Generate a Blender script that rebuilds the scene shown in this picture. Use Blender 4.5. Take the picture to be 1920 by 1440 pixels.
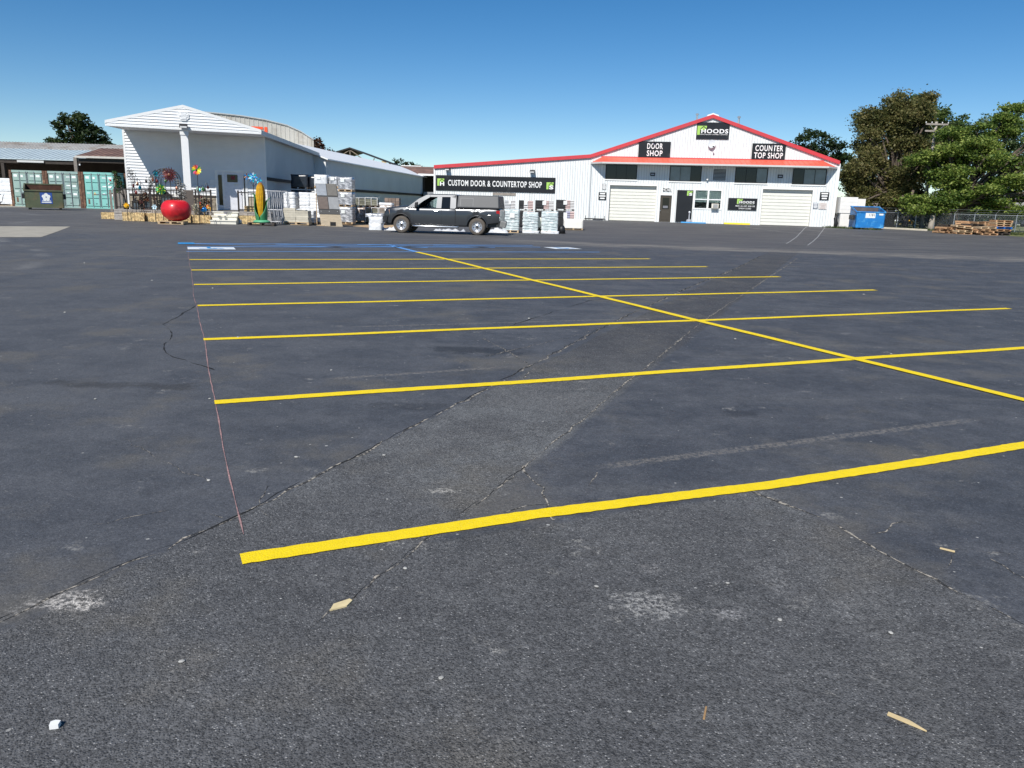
import bpy, math, random
from mathutils import Vector, Matrix, noise
R=math.radians; rnd=random.Random(7)
for o in list(bpy.data.objects): bpy.data.objects.remove(o)
sc=bpy.context.scene; col=sc.collection
# ---------------- camera
CAMZ=1.485; PITCH=R(-13.12); ROLL=R(1.6)
cam=bpy.data.cameras.new('camera'); camo=bpy.data.objects.new('camera',cam); col.objects.link(camo)
cam.sensor_width=36; cam.lens=1456/1920*36; cam.clip_end=4000; cam.clip_start=.05
fw=Vector((0,math.cos(PITCH),math.sin(PITCH))); rt=Vector((1,0,0)); up=rt.cross(fw)
r2=rt*math.cos(ROLL)+up*math.sin(ROLL); u2=up*math.cos(ROLL)-rt*math.sin(ROLL)
camo.matrix_world=Matrix(((r2.x,u2.x,-fw.x,0),(r2.y,u2.y,-fw.y,0),(r2.z,u2.z,-fw.z,CAMZ),(0,0,0,1)))
sc.camera=camo
# ---------------- sky, sun, exposure
SEL=R(43); SAZ=R(200)      # azimuth clockwise from +Y: behind the camera, a little left
sdir=Vector((math.sin(SAZ)*math.cos(SEL),math.cos(SAZ)*math.cos(SEL),math.sin(SEL)))
wd=bpy.data.worlds.new('World'); sc.world=wd; wd.use_nodes=True
nt=wd.node_tree; sky=nt.nodes.new('ShaderNodeTexSky'); sky.sky_type='NISHITA'; sky.sun_disc=False
sky.sun_elevation=SEL; sky.sun_rotation=SAZ; sky.air_density=.75; sky.dust_density=0; sky.ozone_density=1.0; sky.altitude=400
bg=nt.nodes['Background']; bg.inputs[1].default_value=.095; hsv=nt.nodes.new('ShaderNodeHueSaturation'); hsv.inputs['Saturation'].default_value=1.4; hsv.inputs['Hue'].default_value=.50; nt.links.new(sky.outputs[0],hsv.inputs['Color']); nt.links.new(hsv.outputs[0],bg.inputs[0])
sl=bpy.data.lights.new('sun','SUN'); sl.energy=5.0; sl.angle=R(.53); sl.color=(1,.965,.91)
so=bpy.data.objects.new('sun',sl); col.objects.link(so); so.rotation_euler=sdir.to_track_quat('Z','Y').to_euler(); so.location=(-20,-30,40)
sc.view_settings.view_transform='Standard'; sc.view_settings.look='None'; sc.view_settings.gamma=1; sc.view_settings.exposure=.1
sc.render.resolution_x=1024; sc.render.resolution_y=768
try: sc.cycles.transparent_max_bounces=16
except Exception: pass
# ---------------- helpers
def ss(a,b,v):
    t=max(0,min(1,(v-a)/(b-a))); return t*t*(3-2*t)
def gz(x,y):
    w=ss(-6,-13,x)
    k=ss(-13,-20,x)
    return .33*((1-w)*ss(42,60,y)+w*ss(22-6*k,56-8*k,y))
class MB:
    def __init__(s): s.v=[]; s.f=[]; s.m=[]
    def add(s,vs,fs,mi=0):
        b=len(s.v); s.v+=[tuple(p) for p in vs]
        for f in fs: s.f.append(tuple(b+i for i in f)); s.m.append(mi)
        return s
    def box(s,x0,x1,y0,y1,z0,z1,mi=0,M=None):
        vs=[(x,y,z) for z in (z0,z1) for y in (y0,y1) for x in (x0,x1)]
        if M is not None: vs=[M@Vector(p) for p in vs]
        return s.add(vs,[(0,2,3,1),(4,5,7,6),(0,1,5,4),(2,6,7,3),(0,4,6,2),(1,3,7,5)],mi)
    def hexa(s,p,mi=0):   # 8 points: bottom 4 ccw, top 4 ccw
        return s.add(p,[(3,2,1,0),(4,5,6,7),(0,1,5,4),(1,2,6,5),(2,3,7,6),(3,0,4,7)],mi)
    def prism(s,poly,ax,a,b,mi=0):
        n=len(poly)
        def P(q,t): return {'y':(q[0],t,q[1]),'x':(t,q[0],q[1]),'z':(q[0],q[1],t)}[ax]
        vs=[P(q,a) for q in poly]+[P(q,b) for q in poly]
        return s.add(vs,[tuple(range(n)),tuple(range(2*n-1,n-1,-1))]+[(i,i+n,(i+1)%n+n,(i+1)%n) for i in range(n)],mi)
    def tube(s,pts,r,n=6,mi=0):
        pts=[Vector(p) for p in pts]; k=len(pts); rs=r if isinstance(r,(list,tuple)) else [r]*k
        vs=[]; a0=None
        for i,p in enumerate(pts):
            d=(pts[min(i+1,k-1)]-pts[max(i-1,0)]).normalized()
            a=Vector((0,0,1)) if abs(d.z)<.9 else Vector((1,0,0))
            x=d.cross(a).normalized() if a0 is None else (a0-d*a0.dot(d)).normalized(); a0=x
            y=d.cross(x)
            for j in range(n):
                t=2*math.pi*j/n; vs.append(p+x*(rs[i]*math.cos(t))+y*(rs[i]*math.sin(t)))
        fs=[(i*n+j,i*n+(j+1)%n,(i+1)*n+(j+1)%n,(i+1)*n+j) for i in range(k-1) for j in range(n)]
        fs+=[tuple(range(n-1,-1,-1)),tuple((k-1)*n+j for j in range(n))]
        return s.add(vs,fs,mi)
    def lathe(s,prof,n=16,c=(0,0,0),mi=0,M=None,fn=None,caps=True):
        vs=[]
        for r,z in prof:
            for j in range(n):
                t=2*math.pi*j/n; q=(fn(r,z,t) if fn else r)
                p=Vector((q*math.cos(t),q*math.sin(t),z))
                if M is not None: p=M@p
                vs.append(p+Vector(c))
        k=len(prof)
        fs=[(i*n+j,i*n+(j+1)%n,(i+1)*n+(j+1)%n,(i+1)*n+j) for i in range(k-1) for j in range(n)]
        if caps: fs+=[tuple(range(n-1,-1,-1)),tuple((k-1)*n+j for j in range(n))]
        return s.add(vs,fs,mi)
    def build(s,name,mats,parent=None,loc=None,rot=None,smooth=False,bevel=0,seg=2):
        me=bpy.data.meshes.new(name); me.from_pydata(s.v,[],s.f); me.update()
        if not isinstance(mats,(list,tuple)): mats=[mats]
        for m in mats: me.materials.append(m)
        if len(mats)>1: me.polygons.foreach_set('material_index',s.m)
        if smooth: me.polygons.foreach_set('use_smooth',[True]*len(me.polygons))
        return link(name,me,parent,loc,rot,bevel,seg)
def link(name,me,parent=None,loc=None,rot=None,bevel=0,seg=2):
    o=bpy.data.objects.new(name,me); col.objects.link(o)
    if parent is not None: o.parent=parent
    if loc is not None: o.location=loc
    if rot is not None: o.rotation_euler=rot if isinstance(rot,(tuple,list)) else (0,0,rot)
    if bevel:
        b=o.modifiers.new('bevel','BEVEL'); b.width=bevel; b.segments=seg; b.limit_method='ANGLE'; b.angle_limit=R(35)
    return o
def bx(name,m,parent,x0,x1,y0,y1,z0,z1,bevel=0): return MB().box(x0,x1,y0,y1,z0,z1).build(name,m,parent,bevel=bevel)
def tag(o,label,cat,group=None,kind=None):
    o['label']=label; o['category']=cat
    if group: o['group']=group
    if kind: o['kind']=kind
    return o
def struct(o): o['kind']='structure'; return o
def thing(name,label,cat,loc=(0,0,0),rz=0,group=None):
    o=bpy.data.objects.new(name,None); col.objects.link(o); o.location=loc; o.rotation_euler=(0,0,rz); o.empty_display_size=.3
    return tag(o,label,cat,group)
def copy_tree(o,parent=None):
    c=o.copy(); col.objects.link(c); c.parent=parent
    for ch in [q for q in bpy.data.objects if q.parent==o]: copy_tree(ch,c)
    return c
def on(x,y,dz=0): return (x,y,gz(x,y)+dz)
# ---------------- materials
MATS={}
def M(name,c,rough=.6,metal=0,var=.12,scale=6,bump=0,bscale=40,rv=.0,c2=None,c2s=2,c2t=(.5,.62),trans=0,spec=.5,coat=0,stretch=(1,1,1)):
    m=bpy.data.materials.new(name); m.use_nodes=True; nt=m.node_tree; N=nt.nodes; L=nt.links; b=N['Principled BSDF']
    b.inputs['Roughness'].default_value=rough; b.inputs['Metallic'].default_value=metal; b.inputs['Specular IOR Level'].default_value=spec
    if coat: b.inputs['Coat Weight'].default_value=coat; b.inputs['Coat Roughness'].default_value=.08
    tc=N.new('ShaderNodeTexCoord'); mp=N.new('ShaderNodeMapping'); mp.inputs['Scale'].default_value=stretch; L.new(tc.outputs['Object'],mp.inputs[0]); oc=mp.outputs[0]
    rgb=N.new('ShaderNodeRGB'); rgb.outputs[0].default_value=(*c,1); cur=rgb.outputs[0]
    if c2 is not None:
        n2=N.new('ShaderNodeTexNoise'); n2.inputs['Scale'].default_value=c2s; n2.inputs['Detail'].default_value=6; n2.inputs['Roughness'].default_value=.65; L.new(oc,n2.inputs['Vector'])
        mr=N.new('ShaderNodeMapRange'); mr.inputs[1].default_value=c2t[0]; mr.inputs[2].default_value=c2t[1]; L.new(n2.outputs['Fac'],mr.inputs[0])
        mx=N.new('ShaderNodeMix'); mx.data_type='RGBA'; L.new(mr.outputs[0],mx.inputs['Factor']); L.new(cur,mx.inputs['A']); mx.inputs['B'].default_value=(*c2,1); cur=mx.outputs['Result']
    if var or rv:
        n1=N.new('ShaderNodeTexNoise'); n1.inputs['Scale'].default_value=scale; n1.inputs['Detail'].default_value=5; L.new(oc,n1.inputs['Vector'])
        mr=N.new('ShaderNodeMapRange'); mr.inputs[1].default_value=.25; mr.inputs[2].default_value=.75; mr.inputs[3].default_value=1-var; mr.inputs[4].default_value=1+var; L.new(n1.outputs['Fac'],mr.inputs[0]); v=mr.outputs[0]
        if rv:
            oi=N.new('ShaderNodeObjectInfo'); m2=N.new('ShaderNodeMapRange'); m2.inputs[3].default_value=1-rv; m2.inputs[4].default_value=1+rv; L.new(oi.outputs['Random'],m2.inputs[0])
            mu=N.new('ShaderNodeMath'); mu.operation='MULTIPLY'; L.new(v,mu.inputs[0]); L.new(m2.outputs[0],mu.inputs[1]); v=mu.outputs[0]
        hs=N.new('ShaderNodeHueSaturation'); L.new(v,hs.inputs['Value']); L.new(cur,hs.inputs['Color']); cur=hs.outputs[0]
    L.new(cur,b.inputs['Base Color'])
    if bump:
        n3=N.new('ShaderNodeTexNoise'); n3.inputs['Scale'].default_value=bscale; n3.inputs['Detail'].default_value=4; L.new(oc,n3.inputs['Vector'])
        bp=N.new('ShaderNodeBump'); bp.inputs['Strength'].default_value=bump; bp.inputs['Distance'].default_value=.02; L.new(n3.outputs['Fac'],bp.inputs['Height']); L.new(bp.outputs[0],b.inputs['Normal'])
    MATS[name]=m; return m
def glass(name,tint=(.75,.85,.85)):
    m=bpy.data.materials.new(name); m.use_nodes=True; b=m.node_tree.nodes['Principled BSDF']
    b.inputs['Base Color'].default_value=(*tint,1); b.inputs['Roughness'].default_value=.03; b.inputs['Transmission Weight'].default_value=1; b.inputs['IOR'].default_value=1.1; b.inputs['Specular IOR Level'].default_value=1
    return m
def leafmat(name,c1,c2,c3,trans=.35):
    m=bpy.data.materials.new(name); m.use_nodes=True; nt=m.node_tree; N=nt.nodes; L=nt.links; N.remove(N['Principled BSDF'])
    g=N.new('ShaderNodeNewGeometry'); rp=N.new('ShaderNodeValToRGB'); rp.color_ramp.elements[0].color=(*c1,1); rp.color_ramp.elements[1].color=(*c3,1); e=rp.color_ramp.elements.new(.55); e.color=(*c2,1)
    tc=N.new('ShaderNodeTexCoord'); n1=N.new('ShaderNodeTexNoise'); n1.inputs['Scale'].default_value=.55; n1.inputs['Detail'].default_value=3; L.new(tc.outputs['Object'],n1.inputs['Vector'])
    ma=N.new('ShaderNodeMath'); ma.operation='MULTIPLY_ADD'; ma.inputs[1].default_value=1.6; ma.inputs[2].default_value=-.8; L.new(n1.outputs['Fac'],ma.inputs[0])
    m2=N.new('ShaderNodeMath'); m2.operation='ADD'; L.new(ma.outputs[0],m2.inputs[0]); L.new(g.outputs['Random Per Island'],m2.inputs[1]); L.new(m2.outputs[0],rp.inputs[0])
    d=N.new('ShaderNodeBsdfPrincipled'); d.inputs['Roughness'].default_value=.55; d.inputs['Specular IOR Level'].default_value=.35; t=N.new('ShaderNodeBsdfTranslucent'); L.new(rp.outputs[0],d.inputs['Base Color']); L.new(rp.outputs[0],t.inputs[0])
    mx=N.new('ShaderNodeMixShader'); mx.inputs[0].default_value=trans; L.new(d.outputs[0],mx.inputs[1]); L.new(t.outputs[0],mx.inputs[2]); L.new(mx.outputs[0],N['Material Output'].inputs[0])
    return m
white=M('white_metal',(.75,.77,.76),.5,0,.06,1.2,c2=(.60,.61,.58),c2s=1.6,c2t=(.52,.78),stretch=(1.5,1.5,.14))
whitetrim=M('white_trim',(.80,.80,.78),.5,0,.03)
vinyl=M('white_vinyl',(.78,.79,.79),.55,0,.03,3)
redtrim=M('red_trim',(.55,.045,.055),.45,0,.08,2)
redroof=M('red_roof',(.80,.13,.08),.45,0,.08,1.5)
grayfascia=M('gray_fascia',(.55,.55,.53),.5,0,.06)
dark=M('dark_void',(.012,.012,.013),.8,0,0)
darkmetal=M('dark_metal',(.03,.028,.028),.5,.3,.1)
black=M('black_sign',(.012,.012,.014),.35,0,.25,1.2,c2=(.03,.03,.03),c2s=1.4,c2t=(.58,.78))
blackm=M('black_paint',(.015,.015,.016),.5,0,.1)
lettering=M('white_lettering',(.82,.82,.80),.5,0,.02)
lime=M('lime_green',(.36,.60,.12),.5,0,.03)
galv=M('galvanized',(.42,.44,.46),.4,.6,.12,8)
glassd=M('window_glass',(.008,.010,.012),.06,0,0,spec=.4)
glassl=M('pale_glass',(.10,.13,.16),.12,0,.3,1.5,spec=.9)  # paler glass: a reflection put into the base colour
creampanel=M('cream_panel',(.73,.72,.65),.5,0,.04,3)
browndoor=M('brown_door',(.055,.045,.032),.5,0,.08)
graywall=M('gray_green_metal',(.46,.52,.55),.5,0,.06,.5)
whiteroof=M('white_roof',(.86,.86,.85),.45,0,.04,.7)
wood=M('pale_wood',(.55,.40,.24),.75,0,.25,7,rv=.22,bump=.2,bscale=30,stretch=(1,6,6))
woodor=M('orange_wood',(.46,.27,.14),.75,0,.25,7,rv=.3,stretch=(1,6,6))
graywood=M('gray_wood',(.25,.22,.19),.8,0,.25,6,rv=.2)
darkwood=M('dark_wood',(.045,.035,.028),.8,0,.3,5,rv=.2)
hay=M('hay',(.62,.46,.23),.9,0,.75,13,bump=.9,bscale=40,c2=(.26,.15,.06),c2s=11,c2t=(.5,.66),stretch=(1.6,1,.6))
stone=M('ledge_stone',(.36,.33,.30),.85,0,.25,9,rv=.22,bump=.6,bscale=22)
stonetan=M('tan_stone',(.33,.28,.21),.85,0,.25,9,rv=.25,bump=.6,bscale=22)
wrapw=M('white_wrap',(.70,.71,.72),.35,0,.12,5,c2=(.42,.44,.46),c2s=5,c2t=(.5,.7))  # darker patches: silvery film tone plus wrinkle shadow painted in
wrapg=M('pale_green_wrap',(.50,.58,.58),.35,0,.15,7,c2=(.72,.76,.75),c2s=7)
wrapclear=M('clear_wrap',(.24,.25,.27),.25,0,.3,5,c2=(.60,.61,.63),c2s=6,c2t=(.47,.6),stretch=(1,1,2.2))
wrapblack=M('black_wrap',(.018,.022,.03),.3,0,.3,4)
wrapbrown=M('brown_wrap',(.30,.24,.20),.3,0,.25,5,c2=(.55,.52,.50),c2s=5,c2t=(.52,.6))
# ---------------- lettering
def textmesh(body,x0,x1,z0,z1,y,m,parent,name='lettering',bold=.0,ext=.006):
    cu=bpy.data.curves.new('txt','FONT'); cu.body=body; cu.align_x='LEFT'; cu.size=1; cu.extrude=.0; cu.offset=bold; cu.resolution_u=3; cu.space_line=.9; cu.space_character=1.13
    to=bpy.data.objects.new('txt',cu); col.objects.link(to)
    me=bpy.data.meshes.new_from_object(to.evaluated_get(bpy.context.evaluated_depsgraph_get()))
    bpy.data.objects.remove(to); bpy.data.curves.remove(cu)
    vs=[v.co.copy() for v in me.vertices]
    ax=min(v.x for v in vs); bx_=max(v.x for v in vs); ay=min(v.y for v in vs); by=max(v.y for v in vs)
    for v in me.vertices: v.co=((v.co.x-ax)/(bx_-ax)*(x1-x0)+x0, y-(ext if v.co.z>=0 else 0), (v.co.y-ay)/(by-ay)*(z1-z0)+z0)
    me.materials.clear(); me.materials.append(m); me.name=name
    return link(name,me,parent)
# ---------------- ground sheets
def frange(a,b,s):
    n=max(1,int(round((b-a)/s))); return [a+(b-a)*i/n for i in range(n+1)]
def gridsheet(name,xs,ys,off,m,zf=gz):
    nx=len(xs); vs=[(x,y,zf(x,y)+off) for y in ys for x in xs]
    fs=[(j*nx+i,j*nx+i+1,(j+1)*nx+i+1,(j+1)*nx+i) for j in range(len(ys)-1) for i in range(nx-1)]
    return MB().add(vs,fs).build(name,m,smooth=True)
def quadsheet(name,A,B,Cc,Dd,off,m,parent=None,step=1.0,jit=0):
    A,B,Cc,Dd=[Vector((*p,0)) for p in (A,B,Cc,Dd)]
    nu=max(1,int(max((B-A).length,(Cc-Dd).length)/step)); nv=max(1,int(max((Dd-A).length,(Cc-B).length)/step)); vs=[]
    for j in range(nv+1):
        for i in range(nu+1):
            u=i/nu; v=j/nv; p=(A*(1-u)+B*u)*(1-v)+(Dd*(1-u)+Cc*u)*v
            if jit and (i in(0,nu) or j in (0,nv)): p+=Vector((rnd.uniform(-jit,jit),rnd.uniform(-jit,jit),0))
            vs.append((p.x,p.y,gz(p.x,p.y)+off))
    fs=[(j*(nu+1)+i,j*(nu+1)+i+1,(j+1)*(nu+1)+i+1,(j+1)*(nu+1)+i) for j in range(nv) for i in range(nu)]
    return MB().add(vs,fs).build(name,m,parent)
grassm=M('lawn_grass',(.13,.15,.05),.9,0,.35,3,bump=.5,bscale=30,c2=(.26,.22,.10),c2s=.7)
def asphalt():
    m=bpy.data.materials.new('asphalt'); m.use_nodes=True; nt=m.node_tree; N=nt.nodes; L=nt.links; b=N['Principled BSDF']
    tc=N.new('ShaderNodeTexCoord'); P=tc.outputs['Object']
    def val(s):
        if isinstance(s,(int,float)): return None
        return s
    def math_(op,a,b_=None,c=None,clamp=False):
        n=N.new('ShaderNodeMath'); n.operation=op; n.use_clamp=clamp
        for i,q in enumerate((a,b_,c)):
            if q is None: continue
            if isinstance(q,(int,float)): n.inputs[i].default_value=q
            else: L.new(q,n.inputs[i])
        return n.outputs[0]
    def noise_(sc,det=4,ro=.6,vec=P,dist=0):
        n=N.new('ShaderNodeTexNoise'); n.inputs['Scale'].default_value=sc; n.inputs['Detail'].default_value=det; n.inputs['Roughness'].default_value=ro; n.inputs['Distortion'].default_value=dist; L.new(vec,n.inputs['Vector']); return n.outputs['Fac']
    def mr(v,a,b_,c=0,d=1,smooth=True):
        n=N.new('ShaderNodeMapRange'); n.interpolation_type='SMOOTHSTEP' if smooth else 'LINEAR'
        for i,q in enumerate((a,b_,c,d)): n.inputs[1+i].default_value=q
        L.new(v,n.inputs[0]); return n.outputs[0]
    def mix(f,a,b_):
        n=N.new('ShaderNodeMix'); n.data_type='RGBA'
        if isinstance(f,(int,float)): n.inputs['Factor'].default_value=f
        else: L.new(f,n.inputs['Factor'])
        for k,q in (('A',a),('B',b_)):
            if isinstance(q,tuple): n.inputs[k].default_value=(*q,1)
            else: L.new(q,n.inputs[k])
        return n.outputs['Result']
    def mapping(sc=(1,1,1),rz=0,vec=P):
        n=N.new('ShaderNodeMapping'); n.inputs['Scale'].default_value=sc; n.inputs['Rotation'].default_value=(0,0,rz); L.new(vec,n.inputs[0]); return n.outputs[0]
    sp=N.new('ShaderNodeSeparateXYZ'); L.new(P,sp.inputs[0]); X,Y=sp.outputs[0],sp.outputs[1]
    wob=math_('MULTIPLY',math_('SUBTRACT',noise_(2.2,5),.5),.16)
    def line(px,py,nx,ny): # signed distance
        return math_('ADD',math_('ADD',math_('MULTIPLY',X,nx),math_('MULTIPLY_ADD',Y,ny,-(px*nx+py*ny))),wob)
    s1=line(-1.3,3.43,.9231,-.3844)
    q=line(-1.103,2.90,-.391,.920); s3=line(1.39,3.95,.922,.387)
    e=.03
    a1=mr(s1,-.03,.02); trench=math_('MULTIPLY',a1,mr(s1,.95,1.02,1,0)); trench=math_('MULTIPLY',trench,mr(Y,24,30,1,.35))
    low=math_('MULTIPLY',math_('MULTIPLY',a1,mr(q,-.02,.05,1,0)),mr(s3,-.03,.03,1,0))
    rough=math_('MAXIMUM',trench,low)
    # aggregate speckle
    vo=N.new('ShaderNodeTexVoronoi'); vo.inputs['Scale'].default_value=135; L.new(P,vo.inputs['Vector'])
    sepc=N.new('ShaderNodeSeparateColor'); L.new(vo.outputs['Color'],sepc.inputs[0]); rv=sepc.outputs[0]
    vo2=N.new('ShaderNodeTexVoronoi'); vo2.inputs['Scale'].default_value=270; L.new(P,vo2.inputs['Vector']); sc2=N.new('ShaderNodeSeparateColor'); L.new(vo2.outputs['Color'],sc2.inputs[0])
    fine=noise_(260,3,.7)
    spk=math_('ADD',math_('MULTIPLY',mr(rv,.0,1,.25,1.75,False),.6),math_('MULTIPLY',mr(sc2.outputs[1],0,1,.2,1.8,False),.4))
    chips=math_('MULTIPLY',mr(rv,.93,.965),mr(vo.outputs['Distance'],.25,.45,1,0))
    big=noise_(.35,6,.62); mid=noise_(1.7,6,.65); streak=noise_(.9,6,.6,mapping((.25,1.6,1),R(-8))); streak2=noise_(.7,6,.65,mapping((1.5,.22,1),R(-23)))
    seal=mix(mr(mid,.35,.7),(.056,.060,.069),(.088,.091,.099))
    seal=mix(math_('MULTIPLY',mr(streak,.50,.72),.65),seal,(.112,.113,.116))
    seal=mix(math_('MULTIPLY',mr(big,.55,.75),.35),seal,(.098,.093,.084))
    ro=mix(mr(mid,.3,.7),(.080,.080,.081),(.102,.102,.102))
    ro=mix(math_('MULTIPLY',mr(streak2,.58,.74),.18),ro,(.21,.205,.19))
    tr=math_('MULTIPLY',mr(Y,3.2,4.3),mr(Y,5.2,8.5,1,0)); ro=mix(math_('MULTIPLY',tr,mr(mid,.3,.65,.1,.55)),ro,(.150,.153,.152))
    ro=mix(mr(Y,5.5,9.5,0,.9),ro,mix(mr(mid,.35,.7),(.054,.055,.060),(.078,.077,.078)))
    c=mix(rough,seal,ro)
    gr=math_('MULTIPLY',math_('MULTIPLY_ADD',noise_(9,5,.7),.9,.55),math_('MULTIPLY_ADD',noise_(31,4,.75),.8,.6)); gs=N.new('ShaderNodeVectorMath'); gs.operation='SCALE'; L.new(c,gs.inputs[0]); L.new(gr,gs.inputs['Scale']); c=gs.outputs[0]
    fk=math_('MULTIPLY',mr(noise_(16,6,.8),.665,.70),mr(noise_(.9,4),.42,.6)); c=mix(math_('MULTIPLY',fk,.6),c,(.34,.33,.31))
    wl=math_('MULTIPLY',mr(X,.5,-3.5),mr(mid,.2,.8,.2,.6)); c=mix(wl,c,(.098,.101,.108))
    bp_=mr(noise_(.75,5,.65,mapping((1,1,1),.9)),.52,.68,0,.7); c=mix(bp_,c,(.122,.113,.098))
    s2_=math_('MULTIPLY',mr(noise_(2.6,5,.72,mapping((1,1.4,1),1.7)),.61,.69),mr(noise_(26,4,.75),.42,.6)); c=mix(math_('MULTIPLY',s2_,.8),c,(.26,.25,.23))
    for sc3,th,rr_ in ((4.5,.72,.05),(13,.86,.10)):
        v3=N.new('ShaderNodeTexVoronoi'); v3.inputs['Scale'].default_value=sc3; L.new(P,v3.inputs['Vector']); s3_=N.new('ShaderNodeSeparateColor'); L.new(v3.outputs['Color'],s3_.inputs[0]); f=math_('MULTIPLY',mr(s3_.outputs[0],th,th+.01),mr(v3.outputs['Distance'],rr_*.6,rr_,1,0)); c=mix(math_('MULTIPLY',f,.75),c,(.46,.45,.42))
    # old, browner paving near the shop; dusty drive on the left
    far=mr(math_('ADD',Y,math_('MULTIPLY',math_('SUBTRACT',big,.5),7)),26.5,30.5)
    c=mix(math_('MULTIPLY',far,.8),c,mix(mr(streak,.4,.65),(.082,.080,.080),(.135,.128,.120)))
    dustband=math_('MULTIPLY',mr(math_('ABSOLUTE',math_('ADD',math_('SUBTRACT',Y,math_('MULTIPLY_ADD',X,-.18,31.5)),math_('MULTIPLY',math_('SUBTRACT',big,.5),5))),.3,2.2,1,0),mr(X,-3,3))
    c=mix(math_('MULTIPLY',dustband,mr(noise_(1.1,6,.7,mapping((.3,1.5,1))),.38,.6,0,.95)),c,(.23,.21,.18))
    left=math_('MULTIPLY',mr(X,-3,-9),mr(Y,6,16)); c=mix(math_('MULTIPLY',left,mr(streak2,.42,.68,.05,.6)),c,(.125,.120,.113))
    # tyre arcs swung out of the drive
    for cx,cy,rr,w_,k in ((-26,9,15.5,.30,.5),(-26,9,17.6,.26,.45),(-30,14,15.2,.35,.5),(-25,16,12.2,.3,.45),(-19,38,6.2,.3,.4),(-33,30,13,.4,.4)):
        dx=math_('SUBTRACT',X,cx); dy=math_('SUBTRACT',Y,cy); d=math_('SQRT',math_('ADD',math_('MULTIPLY',dx,dx),math_('MULTIPLY',dy,dy)))
        f=mr(math_('ABSOLUTE',math_('SUBTRACT',math_('ADD',d,math_('MULTIPLY',math_('SUBTRACT',mid,.5),.5)),rr)),0,w_,1,0)
        f=math_('MULTIPLY',f,mr(noise_(.8,3),.42,.6)); f=math_('MULTIPLY',f,mr(X,-5,-9)); c=mix(math_('MULTIPLY',f,k),c,(.21,.205,.195))
    for cx,cy,rr,w_,k in ((32,54,12,.22,.6),(34,57,18,.3,.5),(20,56,14,.25,.4)):
        dx=math_('SUBTRACT',X,cx); dy=math_('SUBTRACT',Y,cy); d=math_('SQRT',math_('ADD',math_('MULTIPLY',dx,dx),math_('MULTIPLY',dy,dy)))
        f=mr(math_('ABSOLUTE',math_('SUBTRACT',math_('ADD',d,math_('MULTIPLY',math_('SUBTRACT',mid,.5),.4)),rr)),0,w_,1,0); f=math_('MULTIPLY',f,mr(noise_(.7,3),.42,.58)); f=math_('MULTIPLY',f,mr(X,12,17)); c=mix(math_('MULTIPLY',f,k),c,(.24,.235,.225))
    # scuffed bare aggregate spots and oil
    sc_=math_('MULTIPLY',mr(noise_(.95,5,.7,mapping((1,1,1),.4)),.66,.73),mr(noise_(34,4,.75),.5,.62)); c=mix(math_('MULTIPLY',sc_,.75),c,(.33,.31,.28))
    for px,py,sx,sy,cc,k in ((-.39,7.84,.62,.26,(.022,.024,.028),.7),(1.7,5.61,.17,.13,(.028,.029,.033),.55),(-3.1,5.95,.75,.14,(.040,.038,.036),.55),(-.72,5.55,.34,.14,(.034,.035,.038),.5),(-9.2,18.8,1.1,.16,(.26,.23,.18),.6),(-1.62,2.62,.16,.09,(.46,.43,.39),.95),(.55,2.72,.17,.13,(.34,.33,.31),.75),(.84,2.66,.09,.06,(.32,.31,.30),.6),(.6,3.02,.06,.06,(.26,.25,.24),.45),(1.12,2.95,.08,.2,(.24,.235,.23),.4),(1.3,2.72,.06,.1,(.24,.235,.23),.4),(-.35,3.85,.10,.05,(.38,.36,.32),.8),(3.5,8.9,.5,.3,(.17,.16,.14),.5),(.35,5.9,.7,.35,(.15,.145,.14),.45),(-.4,4.7,.55,.3,(.14,.138,.135),.4)):
        ex=math_('DIVIDE',math_('SUBTRACT',X,px),sx); ey=math_('DIVIDE',math_('SUBTRACT',Y,py),sy)
        d=math_('ADD',math_('SQRT',math_('ADD',math_('MULTIPLY',ex,ex),math_('MULTIPLY',ey,ey))),math_('MULTIPLY',math_('SUBTRACT',noise_(2.2/max(sx,.12),7,.72),.5),3.2))
        f=mr(d,.45,1.0,1,0)
        if cc[0]>.12: f=math_('MULTIPLY',f,mr(noise_(42,4,.7),.42,.58))
        c=mix(math_('MULTIPLY',f,k),c,cc)
    # faint worn old lines
    for x0,y0,x1,y1,w_ in ((.45,4.27,3.64,5.7,.06),(-1.65,6.33,.1,7.13,.05),(-2.0,9.1,2.0,10.6,.05)):
        l=math.hypot(x1-x0,y1-y0); tx,ty=(x1-x0)/l,(y1-y0)/l
        al=math_('ADD',math_('MULTIPLY',X,tx),math_('MULTIPLY_ADD',Y,ty,-(x0*tx+y0*ty))); ac=math_('ADD',math_('MULTIPLY',X,-ty),math_('MULTIPLY_ADD',Y,tx,x0*ty-y0*tx))
        f=math_('MULTIPLY',mr(math_('ABSOLUTE',ac),w_*.4,w_,1,0),math_('MULTIPLY',mr(al,0,.3),mr(al,l-.5,l,1,0))); f=math_('MULTIPLY',f,mr(noise_(30,4,.75),.42,.58)); c=mix(math_('MULTIPLY',f,.5),c,(.26,.235,.20))
    # speckle contrast
    k=math_('MULTIPLY_ADD',rough,.45,.5)
    one=math_('ADD',math_('MULTIPLY',math_('SUBTRACT',math_('MULTIPLY',spk,mr(fine,.25,.75,.65,1.35)),1),k),1)
    mu=N.new('ShaderNodeVectorMath'); mu.operation='SCALE'; L.new(c,mu.inputs[0]); L.new(one,mu.inputs['Scale']); c=mu.outputs[0]
    c=mix(math_('MULTIPLY',chips,math_('MULTIPLY_ADD',rough,.6,.22)),c,(.42,.41,.39))
    L.new(c,b.inputs['Base Color'])
    L.new(math_('MULTIPLY_ADD',rough,.12,.72),b.inputs['Roughness']); b.inputs['Specular IOR Level'].default_value=.35
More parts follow.
